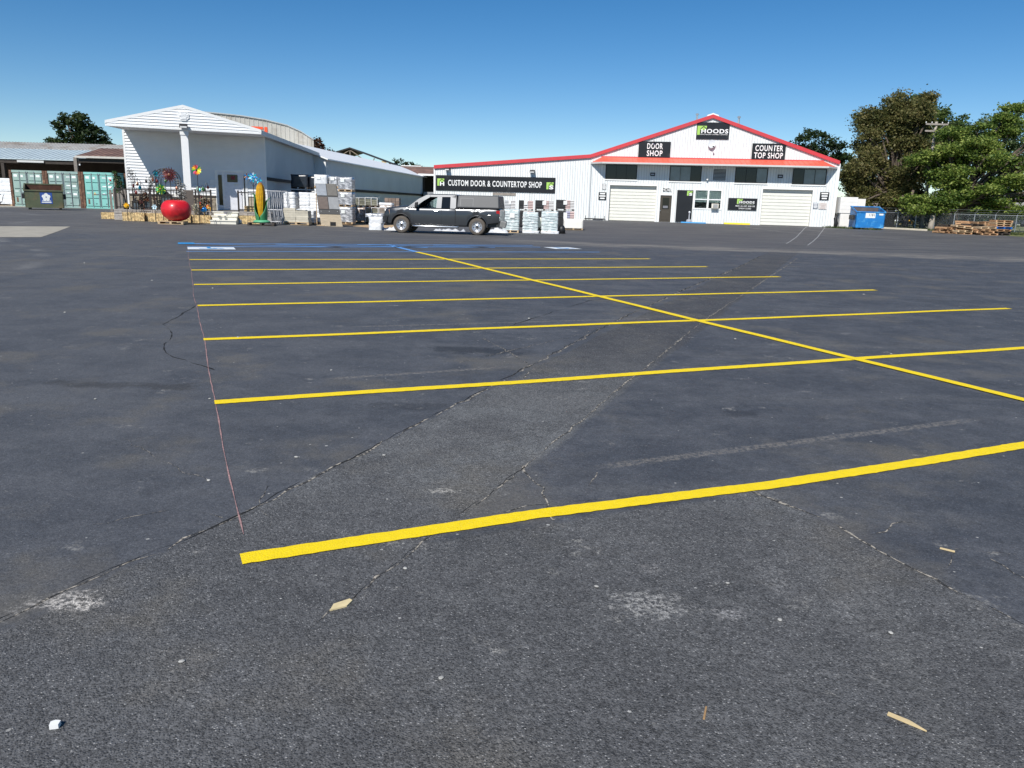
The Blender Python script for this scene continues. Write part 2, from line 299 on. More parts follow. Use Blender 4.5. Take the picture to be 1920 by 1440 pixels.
    h=math_('ADD',math_('MULTIPLY',mr(vo.outputs['Distance'],0,.6,1,0),math_('MULTIPLY_ADD',rough,.8,.3)),math_('MULTIPLY',fine,.35))
    bp=N.new('ShaderNodeBump'); bp.inputs['Strength'].default_value=.75; bp.inputs['Distance'].default_value=.0035; L.new(h,bp.inputs['Height'])
    bp2=N.new('ShaderNodeBump'); bp2.inputs['Strength'].default_value=.5; bp2.inputs['Distance'].default_value=.03; L.new(noise_(3,4),bp2.inputs['Height']); L.new(bp.outputs[0],bp2.inputs['Normal']); L.new(bp2.outputs[0],b.inputs['Normal'])
    return m
asph=asphalt()
far=[-2000,-900,-400,-200,-120,-80]
struct(gridsheet('ground',far+frange(-60,60,2)+[-q for q in reversed(far)],[-2000,-500,-100,-40]+frange(-14,64,2)+[75,90,110,140,200,400,900,2000],-.035,grassm))
lot=struct(gridsheet('parking_lot',frange(-62,50,1),frange(-14,63.6,1),0,asph))
conc=M('old_concrete',(.36,.33,.27),.85,0,.15,2,bump=.3,bscale=25)
gravelm=M('gravel',(.34,.31,.26),.95,0,.35,9,bump=.8,bscale=18)
struct(quadsheet('lawn',(28.3,63.6),(33.9,52.0),(80,30),(80,63.6),.006,grassm))
struct(quadsheet('gravel_yard',(-60,49.2),(-33,49.6),(-29.5,63),(-60,63),.006,gravelm,jit=.25))
pad=struct(quadsheet('concrete_pad',(-19.5,21.8),(-15.1,25.0),(-17.4,30.8),(-22.5,26.6),.006,conc))
MB().add([(-16.3,24.88,.0),(-16.25,24.88,.0),(-19.15,31.8,.0),(-19.2,31.8,.0)],[(0,1,2,3)]).build('joint',darkwood,pad,loc=(0,0,.05)) if False else None
sandm=M('sandy_dirt',(.47,.33,.19),.95,0,.25,6,bump=.6,bscale=20)
struct(quadsheet('dirt_strip',(-9.1,41.2),(-6.9,41.4),(-6.2,48.5),(-10.4,48.0),.006,sandm,jit=.15))
# concrete kerb by the lawn
kb=MB(); pts=[(27.2,63.4),(28.7,60.4),(30.0,57.9)]
for (x0,y0),(x1,y1) in zip(pts,pts[1:]):
    n=6
    for i in range(n):
        a=Vector((x0+(x1-x0)*i/n,y0+(y1-y0)*i/n,0)); c_=Vector((x0+(x1-x0)*(i+.97)/n,y0+(y1-y0)*(i+.97)/n,0)); d=(c_-a).normalized(); nn=Vector((-d.y,d.x,0))*-.16
        za=gz(a.x,a.y)-.02; zc=gz(c_.x,c_.y)-.02
        kb.hexa([(a.x,a.y,za),(c_.x,c_.y,zc),(c_.x+nn.x,c_.y+nn.y,zc),(a.x+nn.x,a.y+nn.y,za),(a.x,a.y,za+.14),(c_.x,c_.y,zc+.14),(c_.x+nn.x,c_.y+nn.y,zc+.14),(a.x+nn.x,a.y+nn.y,za+.14)])
struct(kb.build('kerb',M('kerb_concrete',(.62,.56,.44),.8,0,.12,4),bevel=.02))
# painted markings
def paintm(name,c,wear=.60):
    m=M(name,c,.6,0,.06,20,bump=.35,bscale=150); nt=m.node_tree; N=nt.nodes; L=nt.links; b=N['Principled BSDF']
    tc=N.new('ShaderNodeTexCoord'); n=N.new('ShaderNodeTexNoise'); n.inputs['Scale'].default_value=55; n.inputs['Detail'].default_value=6; n.inputs['Roughness'].default_value=.8; L.new(tc.outputs['Object'],n.inputs['Vector'])
    mr=N.new('ShaderNodeMapRange'); mr.inputs[1].default_value=wear; mr.inputs[2].default_value=wear+.06; L.new(n.outputs['Fac'],mr.inputs[0])
    mx=N.new('ShaderNodeMix'); mx.data_type='RGBA'; src=b.inputs['Base Color'].links[0].from_socket; L.new(mr.outputs[0],mx.inputs['Factor']); L.new(src,mx.inputs['A']); mx.inputs['B'].default_value=(c[0]*.35+.02,c[1]*.3+.02,c[2]*.3+.02,1); L.new(mx.outputs['Result'],b.inputs['Base Color'])
    return m
yel=paintm('yellow_paint',(.92,.67,.001),.635); blu=paintm('blue_paint',(.13,.32,.66),.66); whp=paintm('white_paint',(.74,.78,.80),.68); skyb=paintm('sky_blue_paint',(.02,.27,.62),.68)
GD=Vector((.9202,.3914)); GV=Vector((-.3914,.9202)); GO=Vector((-1.103,2.976))
def gp(k,i): return GO+GD*k+GV*(i*2.743)
def ribbon(name,pts,w,m,parent=lot,off=.005,edge=.006,step=.22,w1=None,wander=.008,wvar=0):
    vs=[]; fs=[]; P=[Vector(p) for p in pts]; out=[]
    for a,b in zip(P,P[1:]):
        n=max(1,int((b-a).length/step)); out+=[a+(b-a)*(i/n) for i in range(n)]
    out.append(P[-1]); ph=rnd.uniform(0,9)
    for i,p in enumerate(out):
        d=(out[min(i+1,len(out)-1)]-out[max(i-1,0)]).normalized(); n=Vector((-d.y,d.x)); ww=w if w1 is None else w+(w1-w)*i/(len(out)-1); ww*=1 if not wvar else max(.08,1+wvar*1.9*noise.noise(Vector((p.x*3.1,p.y*3.1,ph)))+wvar*noise.noise(Vector((p.x*11,p.y*11,ph))))
        sh=wander*(math.sin(i*step*.9+ph)+.6*math.sin(i*step*2.3+ph*2))
        l=p+n*(ww/2+sh+rnd.uniform(-edge,edge)); r=p-n*(ww/2-sh+rnd.uniform(-edge,edge))
        vs+=[(l.x,l.y,gz(l.x,l.y)+off),(r.x,r.y,gz(r.x,r.y)+off)]
    fs=[(2*i+1,2*i+3,2*i+2,2*i) for i in range(len(out)-1)]
    return MB().add(vs,fs).build(name,m,parent)
ribbon('parking_stripe',[(-1.11,2.985),(.12,3.555),(1.42,4.06),(3.43,4.985),(10.3,8.0)],.105,yel,edge=.0035,step=.035,wander=.006)
for i in range(1,7): ribbon('parking_stripe',[gp(0,i),gp(12.46,i)],.105+.011*i,yel,edge=.0035,step=.035,wander=.012)
ribbon('parking_stripe',[gp(6.23,-1.2),gp(6.23,7)],.105,yel,w1=.15,off=.009,edge=.003,step=.12)
ribbon('parking_stripe',[gp(-.04,7.05),gp(12.4,7.05)],.15,blu)
# accessible bay: outline and hatching in blue, white square with symbol at each end
for a,b in (((0,8.35),(11.6,8.35)),((0,7.75),(9.4,7.9)),((6.23,7.02),(6.23,8.3)),((0.1,8.3),(4.6,7.78)),((2.6,8.3),(7.2,7.8)),((5.2,8.3),(9.6,7.85)),((7.8,8.3),(11.4,7.95))): ribbon('bay_line',[gp(*a),gp(*b)],.17,blu,off=.0085)
ribbon('bay_corner',[gp(-.25,8.35),gp(.22,8.35)],.75,skyb,off=.012)
def symbol(k,i,s):
    o=gp(k,i); ribbon('bay_symbol',[o-GD*s,o+GD*s],1.0 if s<.7 else 1.0,whp,off=.012)
    mb=MB()
    def q(u,v): p=o+GD*u+GV*v; return (p.x,p.y,gz(p.x,p.y)+.016)
    for pl in ([(-.35,-.28),(-.1,-.36),(.12,-.28),(.2,-.05),(.1,-.08),(.02,-.2),(-.12,-.26),(-.3,-.2)],[(-.12,.36),(-.02,.36),(0,.0),(.22,.0),(.34,-.3),(.26,-.32),(.16,-.08),(-.1,-.08)],[(-.14,.4),(-.02,.4),(-.02,.5),(-.14,.5)]):
        mb.add([q(*p) for p in pl],[tuple(range(len(pl)-1,-1,-1))])
    mb.build('wheelchair_symbol',skyb,lot)
symbol(.62,7.5,.62); symbol(12.0,7.75,.5)
fadew=paintm('faded_white',(.36,.36,.35),.55)
chalk=M('pink_chalk',(.34,.20,.19),.9,0,.5,60)
ribbon('chalk_line',[gp(.02,.1),gp(-.02,3.5),gp(.0,7.9)],.006,chalk,off=.004,edge=.003,step=.15)
ribbon('faded_line',[(22.3,60.9),(12.46,36.4)],.05,fadew,off=.005); ribbon('faded_line',[(22.9,58.9),(13.05,35.3)],.045,fadew,off=.005)
# cracks and seams
crackd=M('crack_dark',(.006,.006,.006),1,0,.2); crackl=M('crack_dust',(.38,.34,.28),.95,0,.4,40,c2=(.03,.03,.03),c2s=28,c2t=(.46,.52))
def jag(pts,amp,step):
    P=[Vector(p) for p in pts]; out=[]
    for a,b in zip(P,P[1:]):
        d=b-a; n=max(1,int(d.length/step)); nn=Vector((-d.y,d.x)).normalized()
        for i in range(n): out.append(a+d*(i/n)+nn*(rnd.uniform(-amp,amp) if i else 0))
    out.append(P[-1]); return out
L1=[(-1.98,2.1),(-1.74,2.58),(-1.3,3.43),(-1.05,4.06),(-.26,6.06),(.93,9.14),(1.74,11.17),(3.52,15.38),(5.7,20.24),(8.1,26)]
L2=[(-.95,1.85),(-.69,2.47),(-.33,3.34),(.07,4.22),(.89,6.29),(2.6,10.54),(7.84,22.47),(9,25.2)]
ribbon('seam_crack',jag(L1,.018,.10),.0028,crackd,off=.002,edge=.0015,step=.05,wander=0,w1=.022,wvar=1); ribbon('seam_dust',jag([(x+.01,y-.01) for x,y in L1],.03,.13),.007,crackl,off=.0015,edge=.003,step=.06,wander=0,w1=.03,wvar=1.3)
ribbon('seam_crack',jag(L2[1:4],.014,.06),.0018,crackd,off=.002,edge=.001,step=.03,wander=0,wvar=1.6); ribbon('seam_dust',jag(L2[1:4],.02,.07),.0035,crackl,off=.0015,edge=.0012,step=.03,wander=0,wvar=1.8); ribbon('seam_crack',jag(L2[3:],.012,.12),.006,crackl,off=.002,edge=.003,step=.06,wander=0,w1=.02,wvar=1.3)
ribbon('seam_crack',jag([(1.30,4.0),(1.6,3.54),(1.73,3.12),(1.94,2.64),(2.15,2.1)],.012,.07),.008,crackl,off=.002,edge=.003,step=.03,wander=0,wvar=1.4)
for pts,w,m in (([(.08,4.29),(.1,4.14),(.19,3.93),(.19,3.78),(.18,3.61),(.22,3.5)],.007,crackl),([(-4.37,10.67),(-4.19,9.71),(-4.08,8.93),(-3.81,8.51),(-3.63,8.12),(-3.53,7.72),(-3.41,7.45),(-3.16,7.08),(-2.6,6.6)],.010,crackd),
  ([(-.08,3.56),(.1,3.68),(.3,3.72),(.5,3.8)],.004,crackl),([(.3,3.72),(.42,3.95),(.5,4.2)],.003,crackl),([(-.35,8.6),(.0,7.7),(.2,7.0),(.1,6.6)],.006,crackl),([(1.9,3.1),(2.05,3.3),(2.3,3.25)],.004,crackl),([(2.1,2.75),(2.2,3.0),(2.15,3.2)],.004,crackl),([(2.3,2.5),(2.35,2.75),(2.5,2.9)],.004,crackl),([(1.75,3.45),(1.95,3.6),(2.2,3.55)],.003,crackl),([(-2.4,4.6),(-2.0,4.2),(-1.6,3.9)],.004,crackl),([(-.5,7.2),(.7,8.9),(1.1,9.6)],.006,crackl),([(-1.9,3.3),(-1.6,3.5),(-1.35,3.42)],.003,crackl),([(-.2,9.2),(1.2,12.4),(2.6,13.6)],.01,crackd),([(-1.1,3.35),(-1.25,3.65),(-1.27,3.85)],.005,crackl)):
    ribbon('crack',jag(pts,.02,.06 if w<.01 else .15),w,m,off=.002,edge=w*.3,step=.04,wander=0,wvar=1.2)
# loose bits lying on the lot
def chip(name,label,cat,x,y,rz,poly,t,m,group=None):
    o=MB().prism(poly,'z',0,t).build(name,m,loc=(x,y,gz(x,y)+.001),rot=(R(2),0,rz)); return tag(o,label,cat,group)
palew=M('pale_chip',(.66,.54,.30),.8,0,.15,30); straw=M('straw_chip',(.62,.48,.26),.8,0,.1,30)
chip('wood_chip','pale yellow wood chip lying on the seam below the nearest stripe','wood chip',-.62,2.64,R(38),[(-.05,-.018),(.015,-.024),(.05,.0),(.046,.016),(-.02,.014)],.006,palew)
chip('wood_splinter','long pale wood splinter in the bottom right foreground','wood chip',1.21,2.05,R(-38),[(-.05,-.006),(.02,-.010),(.06,-.012),(.01,.006),(-.05,.008)],.005,straw)
chip('wood_splinter','small straw coloured splinter on the dark paving at the right edge','wood chip',2.0,3.28,R(-35),[(-.03,-.004),(.03,-.004),(.03,.005),(-.03,.005)],.005,straw)
chip('dry_twig','thin brown upright twig near the bottom centre right','twig',.61,2.06,R(70),[(-.03,-.003),(.03,-.002),(.03,.003),(-.03,.003)],.005,M('twig_brown',(.36,.22,.10),.8))
chip('paper_scrap','small crumpled white scrap in the bottom left corner','litter',-1.27,1.92,R(20),[(-.013,-.010),(.010,-.012),(.014,.006),(0,.012),(-.012,.008)],.014,lettering)
pebm=M('pale_pebble',(.42,.41,.38),.8,0,.2,30,rv=.2); 
pebs=[(-3.05,5.5),(-2.25,5.6),(-1.25,4.32),(-2.95,8.2),(-1.6,6.7),(1.02,2.62),(.36,2.84),(-.42,2.95),(-1.6,3.9),(-.2,2.2),(-6.3,13.5),(-9.1,16.5),(-4.9,12.6),(.2,10.2),(2.6,9.0),(4.1,8.3),(6.5,14.5),(-.75,4.4),(1.4,2.55),(-5.6,9.6),(.9,2.9),(-1.05,2.25)]
pm=MB().lathe([(.35,0),(.9,.25),(1,.6),(.6,1),(.1,1.1)],7).build('pebble',pebm); pme=pm.data; bpy.data.objects.remove(pm)
for i,(x,y) in enumerate(pebs):
    s=.004+.003*rnd.random()+.0008*y; o=link('pebble',pme,None,(x,y,gz(x,y)+.001),(0,0,rnd.uniform(0,6))); o.scale=(s*1.3,s,s*.7)
    tag(o,'small pale pebble lying loose on the dark paving','pebble','loose pebbles scattered on the lot')
# ---------------- wall builders
def cutspan(z0,z1,ops):
    spans=[(z0,z1)]
    for a,b in ops:
        n=[]
        for s,e in spans:
            if b<=s or a>=e: n.append((s,e)); continue
            if a>s: n.append((s,a))
            if b<e: n.append((b,e))
        spans=n
    return spans
def ribwall(mb,u0,u1,zb,top,ops,pitch=.19,dep=.022,rw=.035,axis='y',off=0,sgn=-1,kinks=(),seam=0):
    """ribbed sheet in the plane y=off (or x=off), ribs standing out towards sgn"""
    def P(u,d,z): return (u,off+sgn*d,z) if axis=='y' else (off+sgn*d,u,z)
    br=sorted(set([u0,u1]+[k for k in kinks if u0<k<u1]+[o[i] for o in ops for i in (0,1) if u0<o[i]<u1]))
    for a,b in zip(br,br[1:]):
        c=(a+b)/2; oo=[(o[2],o[3]) for o in ops if o[0]<c<o[1]]; tm=top(c)
        for s,e in cutspan(zb,tm,oo):
            ta,tb=(top(a),top(b)) if abs(e-tm)<1e-6 else (e,e)
            q=[P(a,0,s),P(b,0,s),P(b,0,tb),P(a,0,ta)]; mb.add(q,[(0,1,2,3)] if (sgn<0)==(axis=='y') else [(3,2,1,0)])
    n=int((u1-u0)/pitch)
    for i in range(n+1):
        u=u0+.05+i*pitch
        if u+rw>u1: break
        oo=[(o[2],o[3]) for o in ops if o[0]<u+rw and u<o[1]]
        for s,e in cutspan(zb,top(u)-.01,oo):
            if e-s<.03: continue
            p=[P(u,0,s),P(u+rw*.25,dep,s),P(u+rw*.75,dep,s),P(u+rw,0,s)]; t=[P(u,0,e),P(u+rw*.25,dep,e),P(u+rw*.75,dep,e),P(u+rw,0,e)]
            if seam:  # flat grey strip beside the rib: groove dirt and painted rib shade
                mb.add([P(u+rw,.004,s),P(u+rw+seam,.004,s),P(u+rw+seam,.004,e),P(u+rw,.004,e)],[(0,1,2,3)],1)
            mb.add(p+t,[(0,1,5,4),(1,2,6,5),(2,3,7,6)] if axis=='y' else [(4,5,1,0),(5,6,2,1),(6,7,3,2)])
    return mb
def lap(mb,span,z0,z1,h,off,ops=(),proud=.018):
    z=z0
    while z<z1-.01:
        e=min(z+h,z1); a0,b0=span(z); a1,b1=span(e)
        br=sorted(set([a0,b0]+[o[i] for o in ops for i in (0,1) if a0<o[i]<b0 and o[2]<(z+e)/2<o[3]]))
        for a,b in zip(br,br[1:]):
            if any(o[0]<(a+b)/2<o[1] and o[2]<(z+e)/2<o[3] for o in ops): continue
            ta=a1 if a==a0 else a; tb=b1 if b==b0 else b
            mb.add([(a,off-proud,z),(b,off-proud,z),(tb,off,e),(ta,off,e),(a,off,z),(b,off,z)],[(0,1,2,3),(4,5,1,0)])
        z=e
    return mb
# ---------------- the metal shop
SA=R(-8.148); SO=Vector((-6.53,65.6)); sx=Vector((math.cos(SA),math.sin(SA))); sy=Vector((-math.sin(SA),math.cos(SA)))
def sh(u,y=0,z=0): p=SO+sx*u+sy*y; return (p.x,p.y,z)
shop=thing('metal_shop_building','white ribbed metal shop with red rake trim, red canopy and two garage doors','building',(SO.x,SO.y,0),SA)
KN=[(-.3,4.28),(12.35,5.35),(21.53,8.45),(31.15,5.22)]
def stop(u):
    for (a,za),(b,zb_) in zip(KN,KN[1:]):
        if u<=b: return za+(zb_-za)*(u-a)/(b-a)-.03
    return KN[-1][1]-.03
W4=[(13.6,16.06,3.53,4.65),(18.58,21.02,3.49,4.65),(23.56,26.0,3.48,4.63),(27.84,30.32,3.46,4.63)]
OPS=W4+[(14.0,17.66,.2,3.08),(25.75,29.46,.2,3.06),(17.95,18.94,.2,2.45),(20.62,22.7,1.46,2.88),(21.92,22.86,3.63,4.46)]
ribwall(MB(),-.3,31.15,.26,stop,OPS,kinks=[12.35,21.53],pitch=.20,dep=.03,rw=.045,seam=.022).build('front_wall',[white,M('seam_shade',(.47,.49,.50),.7)],shop)  # second material puts rib shade and seam dirt into one grey
ribwall(MB(),0,30,.26,lambda u:4.2,[],axis='x',off=-.3,sgn=-1).build('side_wall',white,shop)
ribwall(MB(),0,30,.26,lambda u:5.15,[],axis='x',off=31.15,sgn=1).build('side_wall',white,shop)
MB().add([(-.3,30,.26),(31.15,30,.26)]+[(u,30,z-.03) for u,z in reversed(KN)],[tuple(range(6))]).build('back_wall',white,shop)
for (a,za),(b,zb_) in zip(KN,KN[1:]):
    MB().prism([(a,za-.05),(b,zb_-.05),(b,zb_),(a,za)],'y',-.05,30.1).build('roof_slope',whiteroof,shop)
    MB().prism([(a,za-.24),(b,zb_-.24),(b,zb_+.03),(a,za+.03)],'y',-.16,-.04).build('rake_trim',redtrim,shop)
MB().prism([(21.1,8.33),(21.53,8.47),(21.96,8.33),(21.96,8.43),(21.53,8.58),(21.1,8.43)],'y',-.1,30).build('ridge_cap',whitetrim,shop)
for u in (-.34,31.12): bx('corner_trim',whitetrim,shop,u,u+.12,-.04,.03,.27,stop(max(u,-.3))-.15)
bx('downspout',galv,shop,12.44,12.50,-.05,-.005,.3,4.6)
# canopy
cp=1.15; e0,e1,f0,f1=12.45,31.0,13.35,30.12; t0,t1=13.27,29.96; zt,ze=5.22,4.79
cr=MB(); cr.add([(e0,-.03,ze),(f0,-cp,ze),(t0,-.03,zt),(f1,-cp,ze),(t1,-.03,zt),(e1,-.03,ze)],[(0,1,2),(1,3,4,2),(3,5,4)])
for i in range(1,43):
    k=i/43; a=Vector((f0+(f1-f0)*k,-cp,ze)); b=Vector((t0+(t1-t0)*k,-.03,zt)); cr.tube([a+Vector((0,0,.012)),b+Vector((0,0,.012))],.016,4)
can=cr.build('canopy_roof',redroof,shop)
g=MB(); 
for p,q in (((e0,-.03),(f0,-cp)),((f0,-cp),(f1,-cp)),((f1,-cp),(e1,-.03))):
    p=Vector(p); q=Vector(q); d=(q-p).normalized(); n=Vector((d.y,-d.x))*.06
    g.hexa([(p.x,p.y,4.66),(q.x,q.y,4.66),(q.x+n.x,q.y+n.y,4.66),(p.x+n.x,p.y+n.y,4.66),(p.x,p.y,4.785),(q.x,q.y,4.785),(q.x+n.x,q.y+n.y,4.785),(p.x+n.x,p.y+n.y,4.785)])
g.build('gutter',grayfascia,shop); MB().add([(e0+.05,-.03,4.7),(e1-.05,-.03,4.7),(f1,-cp,4.7),(f0,-cp,4.7)],[(0,1,2,3)]).build('soffit',whitetrim,shop)
MB().prism([(t0-.05,zt-.02),(t1+.05,zt-.02),(t1+.05,zt+.05),(t0-.05,zt+.05)],'y',-.06,-.028).build('flashing',redtrim,shop)
# upper windows
for wi,(a,b,z0,z1) in enumerate(W4):
    w=bx('upper_window',darkmetal,shop,a,b,.06,.08,z0,z1)
    f=MB(); t=.045
    for q in ((a,a+t,z0,z1),(b-t,b,z0,z1),(a+t,b-t,z0,z0+t),(a+t,b-t,z1-t,z1)): f.box(q[0],q[1],-.03,.06,q[2],q[3])
    f.build('frame',darkmetal,w)
    n=3; pw=(b-a-2*t)/n
    for i in range(n):
        lite=(wi==1 and i<2) or (wi==2 and i==2) or (wi==3 and i>0)  # lite panes imitate reflections by their paler colour
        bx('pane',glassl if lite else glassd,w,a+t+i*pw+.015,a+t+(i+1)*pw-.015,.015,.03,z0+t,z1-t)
        if i: bx('mullion',darkmetal,w,a+t+i*pw-.015,a+t+i*pw+.015,-.02,.04,z0+t,z1-t)
    bx('sill',whitetrim,w,a-.05,b+.05,-.06,.0,z0-.09,z0-.002)
# louvred vent
v=bx('louver_vent',dark,shop,21.92,22.86,.06,.08,3.63,4.46)
for i in range(8): MB().prism([(-.02,3.66+i*.1),(.05,3.71+i*.1),(.05,3.725+i*.1),(-.02,3.675+i*.1)],'x',21.95,22.83).build('slat',grayfascia,v)
# garage doors
for a,b,z1 in ((14.0,17.66,3.08),(25.75,29.46,3.06)):
    d=bx('garage_door',creampanel,shop,a,b,.31,.33,.26,z1)
    n=11; h=(z1-.34)/n
    for i in range(n):
        z=.34+i*h; MB().prism([(.31,z+.012),(.262,z+.022),(.262,z+h-.022),(.31,z+h-.012)],'x',a+.02,b-.02).build('panel',creampanel,d)
    j=MB(); j.box(a-.1,a,-.035,.31,.26,z1+.1); j.box(b,b+.1,-.035,.31,.26,z1+.1); j.box(a,b,-.035,.31,z1,z1+.1); j.build('door_frame',whitetrim,d)
    bx('bottom_seal',blackm,d,a+.02,b-.02,.27,.305,.30,.345)
# person door
d=bx('entry_door',browndoor,shop,18.0,18.89,.03,.07,.34,2.40,.004); 
bx('pane',glassd,d,18.19,18.70,.018,.028,1.35,2.22); bx('panel',browndoor,d,18.17,18.72,.012,.029,.5,1.12,.01)
f=MB(); f.box(17.90,18.0,-.04,.06,.3,2.5); f.box(18.89,18.99,-.04,.06,.3,2.5); f.box(18.0,18.89,-.04,.06,2.4,2.5); f.build('door_frame',whitetrim,d)
MB().lathe([(.0,-.05),(.03,-.045),(.034,-.02),(.015,0),(.015,.03)],10,(18.06,.02,1.22),M=Matrix.Rotation(R(-90),3,'X')).build('knob',galv,d); bx('threshold',galv,d,17.98,18.91,-.05,.07,.29,.345)
bx('door_notice',M('gray_poster',(.18,.18,.2),.5),d,18.25,18.62,.012,.018,1.42,1.6)
# office window
w=bx('office_window',dark,shop,20.62,22.7,.09,.11,1.46,2.88)
f=MB()
for q in ((20.55,20.68,1.4,2.95),(22.64,22.77,1.4,2.95),(20.68,22.64,1.4,1.5),(20.68,22.64,2.84,2.95),(21.6,21.74,1.5,2.84)): f.box(q[0],q[1],-.045,.09,q[2],q[3])
f.build('frame',whitetrim,w)
blind=M('pale_blind',(.55,.58,.52),.7,0,.1,14)
for a,b in ((20.68,21.6),(21.74,22.64)):
    s=MB(); s.box(a,b,0,.05,2.12,2.2); s.build('sash',whitetrim,w); bx('pane',glass('office_glass',(.8,.9,.88)),w,a,b,.02,.026,1.5,2.84)
    bl=MB()
    for i in range(14): bl.box(a+.02,b-.02,.06,.075,1.95+i*.063,1.95+i*.063+.05)
    bl.build('blind',blind,w)
MB().tube([(20.44,1.2,8.0),(20.44,1.2,8.58)],.07,8).build('flue_pipe',galv,shop); MB().lathe([(.07,0),(.13,.02),(.13,.07),(.05,.12)],10,(20.44,1.2,8.56)).build('flue_cap',galv,shop)
MB().tube([(23.62,1.2,7.5),(23.62,1.2,8.40)],.07,8).build('flue_pipe',galv,shop); MB().lathe([(.07,0),(.14,.02),(.14,.08),(.05,.14)],10,(23.62,1.2,8.38)).build('flue_cap',galv,shop)
bx('old_vent',graywood,shop,4.58,6.47,-.05,-.024,2.06,2.27)
# ---------------- signs on the shop (each lifts off the wall)
def signboard(name,label,u0,u1,z0,z1,m=black,th=.05):
    uc=(u0+u1)/2; t=thing(name,label,'sign',sh(uc,-.03,z0),SA); bx('board',m,t,u0-uc,u1-uc,-th,-.002,0,z1-z0,.004); t['_u']=uc; t['_z']=z0; return t
def logo(t,u0,u1,z0,z1,letter,th=.05,chev=True):
    uc=t['_u']; zz=t['_z']; y=-th-.001; a,b,c,d=u0-uc,u1-uc,z0-zz,z1-zz; w=b-a; h=d-c
    lg=MB().prism([(a,c),(a+.3*w,c),(a+.3*w,c+.55*h),(a+.95*w,c+.55*h),(b,d),(a,d)],'y',y-.004,y); lg.build('logo',lime,t)
    if chev: MB().prism([(a+.32*w,c+.58*h),(a+.66*w,c+.88*h),(b,c+.58*h),(b,c+.68*h),(a+.66*w,c+.99*h),(a+.32*w,c+.68*h)],'y',y-.009,y-.005).build('roof_mark',blackm,t)
    if letter: textmesh(letter,a+.38*w,b,c,c+.56*h,y-.005,lettering,t,bold=.04)
def letters(t,body,u0,u1,z0,z1,bold=.018,th=.05,m=None): return textmesh(body,u0-t['_u'],u1-t['_u'],z0-t['_z'],z1-t['_z'],-th-.003,m or lettering,t,bold=bold)
t=signboard('shop_sign','long black sign reading CUSTOM DOOR & COUNTERTOP SHOP on the low wing',-.15,9.65,2.34,3.54)
letters(t,'CUSTOM DOOR & COUNTERTOP SHOP',.88,8.57,2.72,3.19,.018); logo(t,-.02,.56,2.70,3.27,'H'); logo(t,8.95,9.52,2.63,3.17,'S')
t=signboard('shop_sign','black sign reading DOOR SHOP above the left end of the canopy',16.06,18.51,5.24,6.43); letters(t,'DOOR',16.72,17.92,5.87,6.30); letters(t,'SHOP',16.72,17.92,5.34,5.77)
t=signboard('shop_sign','black sign reading COUNTER TOP SHOP above the right end of the canopy',24.65,27.12,5.24,6.42); letters(t,'COUNTER',24.88,26.93,5.86,6.29); letters(t,'TOP SHOP',24.82,26.96,5.33,5.76)
t=signboard('shop_sign','black sign with green house mark reading HOODS at the gable peak',20.38,22.84,6.67,7.90); letters(t,'HOODS',20.74,22.76,7.10,7.42,.03); logo(t,20.44,21.14,6.98,7.64,None); letters(t,'DISCOUNT HOME CENTER',20.7,22.74,6.98,7.05,.01); letters(t,'EST',21.45,21.7,6.76,6.82,.01) if False else None
t=signboard('wall_panel','tall black wall panel with small green logo right of the brown door',19.27,20.5,.40,2.83); logo(t,20.03,20.44,2.42,2.78,'S')
t=signboard('hours_sign','black opening hours sign reading HOODS beside the right garage door',23.22,25.4,1.42,2.33); logo(t,23.88,24.3,1.9,2.28,None); letters(t,'HOODS',24.06,25.2,1.94,2.12,.03); bx('rule',M('sage_print',(.25,.3,.22),.6),t,23.88-t['_u'],25.18-t['_u'],-.054,-.0515,.45,.475); letters(t,'MON. thru SAT. 8:00-5:00',23.8,25.25,1.68,1.79,.012); letters(t,'SUNDAY CLOSED',24.05,24.98,1.50,1.61,.012)
t=signboard('house_number','black and white house number 4162 above the brown door',18.15,18.83,2.69,2.96,whitetrim,.02)
for i,ch in enumerate('4162'):
    bx('tile',blackm if i%2==0 else lettering,t,-.335+i*.168,-.335+i*.168+.16,-.028,-.0205,.01,.26); textmesh(ch,-.305+i*.168,-.205+i*.168,.04,.23,-.0295,lettering if i%2==0 else blackm,t,bold=.02)
def noticeboard(label,u0,u1,z0,z1,rows,m=black,pm=None):
    t=signboard('notice_sign',label,u0,u1,z0,z1,m,.025); w=u1-u0; h=z1-z0; rr=random.Random(int(u0*10))
    for i in range(rows):
        b=h*(.9-i*.9/rows); a=b-h*.5/rows; k=rr.uniform(.28,.42); bx('print_line',pm or lettering,t,-w*k,w*k,-.03,-.0255,a,b)
noticeboard('small grey notice above another left of the left garage door',13.42,13.7,2.72,3.17,5,M('notice_gray',(.3,.3,.3),.6))
noticeboard('larger black notice with white lines left of the left garage door',13.14,13.76,1.91,2.51,3)
noticeboard('upper black notice with white lines right of the right garage door',30.0,30.67,2.34,2.94,3)
noticeboard('narrow grey notice right of the right garage door',29.58,29.93,1.69,2.13,4,M('notice_blue',(.16,.18,.22),.6))
noticeboard('pale faded notice at the right corner of the shop wall',30.02,30.6,1.66,2.14,4,M('notice_pale',(.62,.58,.55),.6),M('faded_print',(.5,.42,.38),.6))
for u,z,l in ((17.28,3.97,'small black plate under the canopy above the left garage door'),(26.93,4.03,'small black plate under the canopy above the right garage door')):
    t=signboard('wall_plate',l,u-.19,u+.19,z-.13,z+.13,blackm,.03); bx('print_line',M('plate_print'+str(int(u)),(.55,.56,.6),.6),t,-.12,.12,-.034,-.0305,.09,.17)
